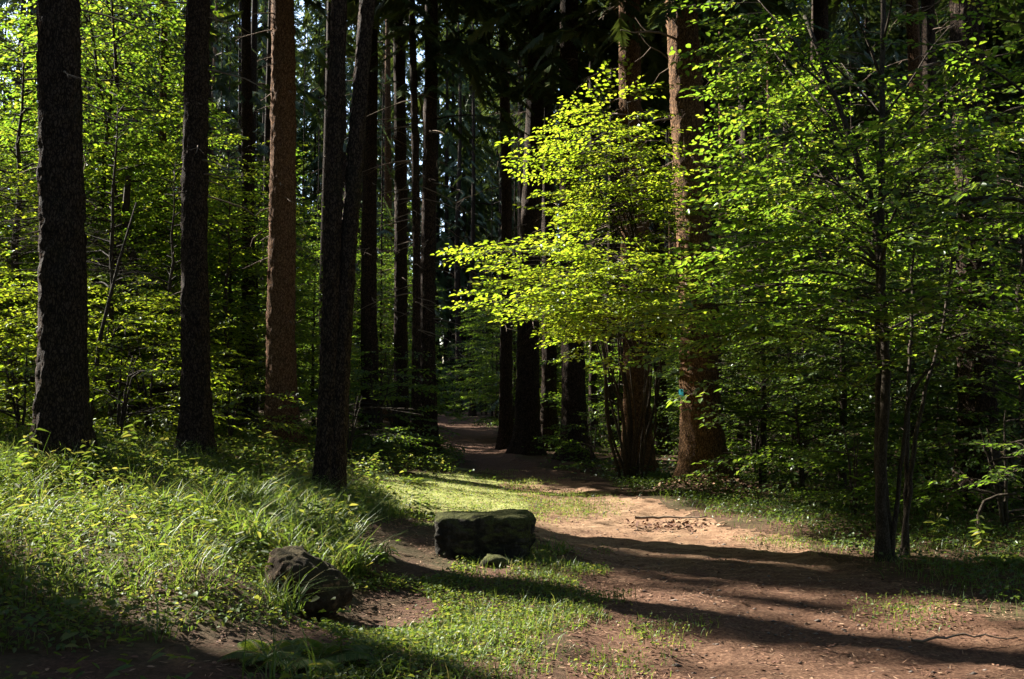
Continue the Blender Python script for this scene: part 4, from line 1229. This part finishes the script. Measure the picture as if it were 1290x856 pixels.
def cover(x, y):
    """how leafy the ground is, 0..1"""
    ps = path_s(x, y); off = sstep(0.05, -0.35, ps)
    n = fbm(x * 0.8, y * 0.8, seed=21); n2 = fbm(x * 2.6, y * 2.6, seed=22)
    off = off * (1 - strip(x, y) * (y > 10))
    rk = np.exp(-(((x + 1.55) / .5) ** 2 + ((y - 6.55) / .6) ** 2))
    return off * (1 - soil_bare(x, y)) * (1 - .72 * np.clip(1.5 * rk, 0, 1)) * np.maximum(sstep(0.30, 0.55, 0.6 * n + 0.4 * n2), np.where(x < -1.2, .45, 0))


def strip(x, y):
    """the grassy strip in front and the lit lawn patch beyond the boulder"""
    px, py = pix_of(x, y)
    px = px + (fbm(x * 2.2, y * 2.2, seed=71) - .5) * 170 + rng.normal(0, 9, px.shape); py = py + (fbm(x * 2.2, y * 2.2, seed=72) - .5) * 50 + rng.normal(0, 3, py.shape)
    a = inside(px, py, [(470, 592), (600, 596), (690, 612), (720, 632), (700, 650), (560, 652), (470, 640)])
    b_ = inside(px, py, [(600, 690), (690, 690), (750, 720), (765, 770), (720, 800), (670, 856), (350, 870), (380, 820), (520, 790), (560, 740), (620, 720)])
    return (a | b_).astype(float)


def tufts_on_path(x, y):
    px, py = pix_of(x, y)
    e = lambda cx, cy, rx, ry: np.exp(-(((px - cx) / rx) ** 2 + ((py - cy) / ry) ** 2))
    v = e(820, 800, 45, 22) + e(760, 840, 60, 20) + e(720, 640, 60, 14) * .7 + e(1150, 770, 60, 18) + e(1010, 685, 70, 10) + e(880, 790, 40, 8) * .6
    return np.clip(v + (fbm(x * 3, y * 3, seed=27) - .55) * .9, 0, 1) * (v > .12)


def add_leaves(mb, x, y, z, hmax, size, flat=0.45, asp=0.7):
    n = len(x)
    P = np.stack([x, y, z + hmax * rng.random(n) ** 0.8], -1)
    a = rng.random(n) * 6.28
    D = np.stack([np.cos(a), np.sin(a), rng.normal(-.05, .3, n)], -1)
    Z = np.stack([rng.normal(0, flat, n), rng.normal(0, flat, n), np.ones(n)], -1)
    V, Fq = place(leaf6(1, asp), LQ, P, frames(D, Z), size * rng.uniform(.55, 1.25, n))
    mb.add(V, Fq)


def add_blades(mb, x, y, z, length, width, lean=0.5, wind=None):
    n = len(x); a = rng.random(n) * 6.28 if wind is None else wind + rng.normal(0, .9, n)
    L = np.asarray(length) * rng.uniform(.5, 1.25, n); ln = np.abs(rng.normal(lean, .25, n))
    dx, dy = np.cos(a), np.sin(a)
    t = np.array([0, .3, .62, 1.0]); V = np.zeros((n, 8, 3))
    tw = a + pi / 2 + rng.normal(0, .5, n)
    wx, wy = np.cos(tw), np.sin(tw)
    for i, tt in enumerate(t):
        h = L * (tt - 0.42 * np.clip(ln, 0, 1.2) * tt ** 2.2); o = L * ln * tt ** 1.8 * .85
        w = width * (1 - tt ** 1.6) * .5 * rng.uniform(.95, 1.05, n) + .0006
        cx = x + dx * o; cy = y + dy * o; cz = z + h - .01
        V[:, 2 * i] = np.stack([cx - wx * w, cy - wy * w, cz], -1); V[:, 2 * i + 1] = np.stack([cx + wx * w, cy + wy * w, cz], -1)
    q = np.array([[0, 1, 3, 2], [2, 3, 5, 4], [4, 5, 7, 6]])
    mb.add(V.reshape(-1, 3), (q[None] + (np.arange(n) * 8)[:, None, None]).reshape(-1, 4))


def stuff(name, mb, mat, label, cat):
    o = obj(name, mb.mesh(name, mat)); o['kind'] = 'stuff'; o['label'] = label; o['category'] = cat
    return o


# bank: herbs and grass
mb = MB()
x, y, z = scatter(140000, -6.5, -0.3, 3.8, 13, lambda x, y: cover(x, y) * np.clip(1.25 - .05 * (y - 4), .45, 1))
hh = 0.05 + 0.16 * sstep(-1.2, -3, x)
add_leaves(mb, x, y, z, hh, 0.034)
x, y, z = scatter(60000, -13, -1, 12.5, 26, lambda x, y: cover(x, y) * .9)
add_leaves(mb, x, y, z, .28, 0.062)
x, y, z = scatter(16000, -6.5, -0.9, 4.2, 13, lambda x, y: cover(x, y) * sstep(.46, .6, fbm(x * 1.9, y * 1.9, seed=28)))
add_leaves(mb, x, y, z + .03, .30, 0.085, .5, .34)
x, y, z = scatter(9000, -6.5, -0.9, 4.2, 13, lambda x, y: cover(x, y) * sstep(.48, .62, fbm(x * 1.5, y * 1.5, seed=29)))
add_leaves(mb, x, y, z + .02, .2, 0.055, .45, .8)
stuff('bank_herbs', mb, M['herb'], 'low leafy herbs covering the left bank', 'herbs')

mb = MB()
x, y, z = scatter(70000, 1.5, 8.5, 5, 18, lambda x, y: cover(x, y) * sstep(-.1, -.5, path_s(x, y)) * (y > 5))
add_leaves(mb, x, y, z, .12, 0.036)
x, y, z = scatter(70000, -3, 22, 16, 42, lambda x, y: cover(x, y) * .8)
add_leaves(mb, x, y, z, .25, 0.07)
stuff('forest_herbs', mb, M['leaf_dark'], 'low dark plants on the forest floor right of the path', 'herbs')

mb = MB()
x, y, z = scatter(150000, -2.2, 1.6, 4.2, 18, lambda x, y: strip(x, y) * np.where(y > 10.3, .16, 1) * (.35 + .65 * sstep(.3, .55, fbm(x * 3, y * 3, seed=24))) * (1 - .9 * soil_bare(x, y)))
add_leaves(mb, x, y, z, .05, 0.024, .4, .85)
x, y, z = scatter(60000, -.5, 6, 4.2, 15, tufts_on_path)
add_leaves(mb, x, y, z, .04, 0.022, .4, .85)
stuff('clover', mb, M['herb'], 'small clover like leaves in the strip beside the path', 'ground cover')

mb = MB()
x, y, z = scatter(90000, -2.2, 1.6, 4.2, 18.5, lambda x, y: strip(x, y) * (y <= 10.3) * (.3 + .7 * sstep(.35, .6, fbm(x * 2, y * 2, seed=25))) * (1 - .9 * soil_bare(x, y)))
add_blades(mb, x, y, z, np.where(y > 10, .05, .075), .0045, .5)
x, y, z = scatter(40000, -.5, 6, 4.2, 15, tufts_on_path)
add_blades(mb, x, y, z, .06, .004, .5)
x, y, z = scatter(60000, -6.5, 7, 4, 14, lambda x, y: cover(x, y) * .5)
add_blades(mb, x, y, z, .13, .005, .6)
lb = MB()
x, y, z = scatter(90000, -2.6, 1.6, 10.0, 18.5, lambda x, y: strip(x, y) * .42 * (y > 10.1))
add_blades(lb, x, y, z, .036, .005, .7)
stuff('lawn_grass', lb, M['grass_sunlit_pale'], 'pale short grass coloured as if sunlit beyond the long boulder', 'grass')
stuff('short_grass', mb, M['grass'], 'short grass beside and between the wheel tracks', 'grass')

mb = MB()
x, y, z = scatter(46000, -6.5, -0.9, 4.6, 13, lambda x, y: cover(x, y) * sstep(.44, .6, fbm(x * 1.3, y * 1.3, seed=26)) * .8)
add_blades(mb, x, y, z, .42, .0062, .85)
stuff('long_grass', mb, M['grass'], 'long thin grass growing through the bank herbs', 'grass')

# single grass tufts
def tuft(px, py, d, n, L, label):
    p = at(px, py, d); mb = MB(); r = .05 + .1 * rng.random(n)
    a = rng.random(n) * 6.28
    add_blades(mb, r * np.cos(a), r * np.sin(a), np.zeros(n), L, .009, .95)
    me = mb.mesh('grass_tuft', M['grass'])
    thing('grass_tuft', label, 'grass tuft', (p[0], p[1], g1(p[0], p[1])), 0, 'arching grass tufts', me)


for a in [(350, 762, 6.3, 110, .30, 'pale arching grass tuft in front of the brown boulder'), (440, 712, 7.9, 170, .42, 'grass tuft between the brown boulder and the mossy one'),
          (315, 690, 7.9, 200, .48, 'big arching grass tuft left of the brown boulder'), (470, 715, 8.2, 110, .3, 'small grass tuft beside the bare soil'), (270, 650, 8.9, 160, .5, 'tall grass tuft in shade below the slim black trunk'),
          (310, 645, 9.3, 160, .5, 'tall shaded grass tuft below the reddish trunk'), (200, 640, 8.4, 120, .42, 'sunlit grass tuft in the middle of the bank'), (120, 650, 8.2, 120, .4, 'sunlit grass tuft below the thickest trunk'),
          (350, 735, 6.9, 120, .34, 'grass tuft against the sunlit end of the brown boulder'), (400, 660, 10, 120, .4, 'dark grass tuft at the foot of the forked trunk'), (700, 690, 9.2, 60, .16, 'short grass tuft right of the long boulder')]:
    tuft(*a)

# herbs with broad leaves and ferns, each a plant of its own
def herb_mesh(seed, H, n, L):
    r = np.random.default_rng(seed); lm = MB(); sm = MB()
    for s in range(3):
        a = r.random() * 6.28; k = r.uniform(.1, .35); Hs = H * r.uniform(.7, 1.05); t = np.linspace(0, 1, 6)
        P = np.stack([cos(a) * k * Hs * t ** 1.5, sin(a) * k * Hs * t ** 1.5, Hs * t], -1)
        sm.tube(P, np.linspace(.005, .002, 6), 4, cap=False)
        for i in range(n):
            f = .25 + .75 * (i + .5) / n; j = min(int(f * 5), 4); p = P[j] + (P[j + 1] - P[j]) * (f * 5 - j); aa = i * 2.4 + r.normal(0, .3)
            V, Fq = place(leaf6(L, L * .45, .2, .3), LQ, p[None], frames(np.array([[cos(aa), sin(aa), r.uniform(-.1, .4)]]), np.array([[r.normal(0, .2), r.normal(0, .2), 1.]])), np.array([r.uniform(.6, 1.1)]))
            lm.add(V, Fq)
    return lm.mesh('leaves', M['herb']), sm.mesh('stems', M['grass'])


def fern_mesh(seed, nf, L):
    r = np.random.default_rng(seed); lm = MB(); sm = MB()
    for f in range(nf):
        a = f * 2 * pi / nf + r.normal(0, .2); Lf = L * r.uniform(.75, 1.1); n = 30; t = np.linspace(0, 1, n)
        o = Lf * t * .9; h = Lf * (.55 * t - .5 * t ** 2.2)
        P = np.stack([np.cos(a) * o, np.sin(a) * o, h + .02], -1); sm.tube(P, np.linspace(.004, .001, n), 3, cap=False)
        for i in range(2, n):
            for sd in (-1, 1):
                ln = Lf * .24 * sin(pi * min(1, .12 + t[i] * .95)) + .01; aa = a + sd * 1.25
                V, Fq = place(leaf6(ln, .009 + ln * .07, .1, .15), LQ, P[i][None], frames(np.array([[cos(aa), sin(aa), -.12]]), np.array([[0, 0, 1.]])), np.array([1.]))
                lm.add(V, Fq)
    return lm.mesh('fronds', M['herb']), sm.mesh('stems', M['grass'])


HERB = [herb_mesh(800, .45, 9, .11), herb_mesh(801, .6, 11, .13), herb_mesh(802, .32, 8, .09)]
FERN = [fern_mesh(810, 9, .42), fern_mesh(811, 7, .30)]


def plant(kind, meshes, px, py, d, s, label, cat, group):
    p = at(px, py, d)
    t = thing(kind, label, cat, (p[0], p[1], g1(p[0], p[1]) - .01), rng.random() * 6.28, group)
    a = obj(meshes[0].name.split('.')[0], meshes[0], t); b_ = obj('stems', meshes[1], t); a.scale = b_.scale = (s, s, s)


for a in [(40, 612, 9.6, 1, 1.0, 'leafy herb in sun at the left foot of the thickest trunk'), (110, 605, 9.6, 0, 1.1, 'leafy herb at the right foot of the thickest trunk'), (160, 600, 10.5, 1, .9, 'leafy herb right of the thickest trunk'),
          (205, 608, 10.8, 0, 1.0, 'dark herb left of the slim black trunk'), (280, 605, 11.6, 1, .9, 'broad leaved herb right of the slim black trunk'), (310, 600, 12.5, 0, 1.1, 'sunlit herb between the slim black and reddish trunks'),
          (335, 560, 14.2, 1, 1.1, 'bright herb left of the foot of the reddish trunk'), (380, 575, 14.0, 0, 1.0, 'herb at the right foot of the reddish trunk'), (330, 620, 10.8, 1, 1.0, 'pale leaved herb in shade below the reddish trunk'),
          (385, 640, 11.0, 0, .9, 'herb left of the forked trunk'), (20, 690, 7.2, 2, 1.1, 'dim herb at the left edge of the bank'), (60, 730, 6.3, 2, 1.1, 'dark herb low on the bank at the left'),
          (500, 590, 16.5, 0, 1.1, 'herb at the top of the lit lawn patch'), (550, 600, 16.0, 2, 1.2, 'herb spreading at the edge of the lit lawn patch'), (470, 605, 15.0, 1, .8, 'herb right of the forked trunk'),
          (905, 632, 13.6, 2, 1.1, 'herb on the leafy mound by the marked trunk'), (1000, 650, 12.2, 2, 1.0, 'herb on the right verge in sun'), (1050, 660, 11.5, 0, .8, 'herb on the right verge left of the young tree'),
          (1180, 690, 9.6, 0, .9, 'herb right of the young tree stems'), (1240, 700, 9.2, 2, 1.2, 'low herb by the right edge'), (1200, 660, 11, 1, .9, 'herb in shade in front of the thick black trunk'),
          (812, 806, 5.9, 2, .42, 'small green plant growing in the path'), (430, 812, 5.3, 2, .7, 'small herb in the front strip')]:
    plant('herb_plant', HERB[a[3]], a[0], a[1], a[2], a[4], a[5], 'plant', 'leafy herbs')
for a in [(400, 838, 5.25, 0, 1.0, 'feathery fern at the bottom edge'), (335, 835, 5.2, 1, 1.0, 'small fern on the bare soil near the bottom'), (355, 640, 10.2, 0, 1.0, 'fern in the shade of the bank'),
          (525, 606, 15, 1, 1.3, 'fern beside the lit lawn patch'), (1265, 690, 8.8, 1, 1.1, 'fern near the right edge'), (150, 580, 13, 0, 1.3, 'sunlit fern in front of the thicket'), (300, 575, 14, 0, 1.2, 'sunlit fern left of the reddish trunk')]:
    plant('fern', FERN[a[3]], a[0], a[1], a[2], a[4], a[5], 'fern', 'ferns')

# litter, twigs and pebbles
mb = MB()
x, y, z = scatter(150000, -5, 6.5, 3.6, 18, lambda x, y: (.25 + .75 * sstep(.42, .6, fbm(x * 1.7, y * 1.7, seed=51))) * sstep(-1.6, -.1, path_s(x, y) + 1.2 * soil_bare(x, y)) * np.clip(1.5 - y / 12, .2, 1))
z = z - .05 * sstep(-.1, .5, path_s(x, y))
n = len(x); a = rng.random(n) * 6.28
P = np.stack([x, y, z + .012], -1); D = np.stack([np.cos(a), np.sin(a), rng.normal(0, .12, n)], -1); Z = np.stack([rng.normal(0, .3, n), rng.normal(0, .3, n), np.ones(n)], -1)
big = rng.random(n) < .3
for k, (L, w) in ((big, (.034, .55)), (~big, (.055, .11))):
    V, Fq = place(leaf6(1, w, .15, -.1), LQ, P[k], frames(D[k], Z[k]), L * rng.uniform(.4, 1.2, k.sum())); mb.add(V, Fq)
x, y, z = scatter(2600, 2.0, 3.6, 13.2, 14.9, lambda x, y: np.exp(-(((x - 2.75) / .5) ** 2 + ((y - 14.2) / .4) ** 2)))
n = len(x); a = rng.random(n) * 6.28
V, Fq = place(leaf6(1, .6, .15, -.1), LQ, np.stack([x, y, z + .02 + .05 * rng.random(n)], -1), frames(np.stack([np.cos(a), np.sin(a), rng.normal(0, .4, n)], -1), np.stack([rng.normal(0, .5, n), rng.normal(0, .5, n), np.ones(n)], -1)), .075 * rng.uniform(.6, 1.2, n)); mb.add(V, Fq)
p = at(848, 658, 11.2)
n = 160; a = rng.random(n) * 6.28; rr = rng.random(n) ** .5
x = p[0] + rng.normal(0, .26, n); y = p[1] + rng.normal(0, .16, n); z = ground(x, y) - .02
V, Fq = place(leaf6(1, .6, .15, -.1), LQ, np.stack([x, y, z + .03 * (1 - rr)], -1), frames(np.stack([np.cos(a), np.sin(a), rng.normal(0, .4, n)], -1), np.stack([rng.normal(0, .5, n), rng.normal(0, .5, n), np.ones(n)], -1)), .07 * rng.uniform(.6, 1.2, n)); mb.add(V, Fq)
stuff('leaf_litter', mb, M['litter'], 'brown leaves, needles and twigs littering the path', 'leaf litter')

mb = MB()
x, y, z = scatter(5200, -.6, 6, 3.8, 14, lambda x, y: sstep(-.1, .3, path_s(x, y)) * sstep(.4, .7, fbm(x * 2.2, y * 2.2, seed=53)))
z = z - .05 * sstep(-.1, .5, path_s(x, y))
for X_, Y_, Z_ in zip(x, y, z):
    s = rng.uniform(.004, .013) * (1.8 if rng.random() < .08 else 1)
    Vp = np.array([[1, 0, 0], [0, 1, 0], [-1, 0, 0], [0, -1, 0], [0, 0, .7], [0, 0, -.7], ], float) * (1 + rng.normal(0, .2, (6, 3)))
    mb.add(Vp * s * [1.3, 1.0, .8] + [X_, Y_, Z_ + .006], None, [(0, 1, 4), (1, 2, 4), (2, 3, 4), (3, 0, 4), (1, 0, 5), (2, 1, 5), (3, 2, 5), (0, 3, 5)])
stuff('gravel', mb, M['pebble'], 'small pebbles in the trodden path', 'gravel')

# fallen branches
def fallen(pts, r0, label):
    P = np.array([at(*q) for q in pts]); P[:, 2] = ground(P[:, 0], P[:, 1]) + np.array([q[3] if len(q) > 3 else .012 for q in pts]) if False else ground(P[:, 0], P[:, 1]) + .015
    mb = MB(); c = P.mean(0); c[2] = P[:, 2].min()
    tt = np.linspace(0, len(P) - 1, 12); ip = np.stack([np.interp(tt, np.arange(len(P)), P[:, k]) for k in range(3)], -1) + rng.normal(0, .008, (12, 3))
    mb.tube(ip - c, np.linspace(r0, r0 * .4, 12), 6, wob=.15)
    thing('fallen_branch', label, 'branch', c, 0, 'branches lying on the ground', mb.mesh('fallen_branch', M['twig']))


fallen([(800, 652, 11.6), (840, 650, 11.7), (890, 654, 11.5)], .018, 'thin fallen branch on the path by the leafy mound')
fallen([(1150, 800, 6.05), (1210, 795, 6.15), (1280, 800, 6.05)], .009, 'fallen stick on the path at the right edge')
fallen([(60, 700, 6.9), (90, 680, 7.2)], .012, 'dark stick lying in the bank herbs')
# curved broken branch sticking out of the ground at the right
P = np.array([at(1237, 668, 9.5), at(1232, 650, 9.5), at(1240, 632, 9.5), at(1258, 624, 9.5), at(1280, 622, 9.4)])
c = P[0].copy(); c[2] = g1(c[0], c[1]); P[0, 2] = c[2] - .1
mb = MB(); mb.tube(P - c, np.array([.018, .017, .016, .014, .010]), 7, wob=.1)
thing('broken_branch', 'curved broken branch sticking up in front of the thick black trunk', 'branch', c, 0, None, mb.mesh('broken_branch', M['bark_smooth']))
# thin leaning sapling pole on the left
P = np.array([at(112, 520, 15), at(125, 430, 15), at(150, 330, 15), at(172, 255, 15)]); c = P[0].copy(); c[2] = g1(c[0], c[1]); P[0, 2] = c[2] - .1
mb = MB(); mb.tube(P - c, np.array([.035, .03, .022, .01]), 7, wob=.1)
q = at(165, 440, 15); mb.tube(np.array([P[0] * .7 + P[1] * .3 - c, (P[0] + q) / 2 - c + [0.05, 0, 0], q - c]), np.array([.018, .014, .008]), 5)
thing('bare_sapling', 'thin bare leaning sapling between the two darkest bank trunks', 'tree', c, 0, None, mb.mesh('bare_sapling', M['bark_smooth']))

# ------------------------------------------------------------------ light, sky, camera
w = bpy.data.worlds.new('World'); scene.world = w; w.use_nodes = True
nt = w.node_tree; bg = nt.nodes['Background']
sky = nt.nodes.new('ShaderNodeTexSky'); sky.sky_type = 'NISHITA'; sky.sun_disc = False
az = math.atan2(TO_SUN[0], TO_SUN[1])
sky.sun_elevation = SUN_EL; sky.sun_rotation = az
nt.links.new(sky.outputs[0], bg.inputs['Color']); bg.inputs['Strength'].default_value = 0.075
sd = bpy.data.lights.new('sun', 'SUN'); sd.energy = 5.0; sd.angle = radians(0.53); sd.color = (1.0, 0.95, 0.85)
so = bpy.data.objects.new('sun', sd); COL.objects.link(so)
from mathutils import Vector
so.rotation_euler = Vector(TO_SUN).to_track_quat('Z', 'Y').to_euler(); so.location = (-20, 12, 30)

cd = bpy.data.cameras.new('camera'); cam = bpy.data.objects.new('camera', cd); COL.objects.link(cam)
cd.lens = 35.0; cd.sensor_width = 36.0; cd.clip_end = 2000; cd.clip_start = 0.05
cd.lens = 36.0 * F / 1290.0
cam.location = CAM; cam.rotation_euler = (pi / 2 + PITCH, 0, 0)
scene.camera = cam
vs = scene.view_settings; vs.view_transform = 'Standard'; vs.look = 'None'; vs.gamma = 1; vs.exposure = 2.5
scene.render.engine = 'CYCLES'
cy = scene.cycles
cy.max_bounces = 8; cy.diffuse_bounces = 4; cy.glossy_bounces = 2; cy.transmission_bounces = 4; cy.transparent_max_bounces = 4
cy.use_denoising = True; cy.sample_clamp_indirect = 4.0
cy.caustics_reflective = False; cy.caustics_refractive = False
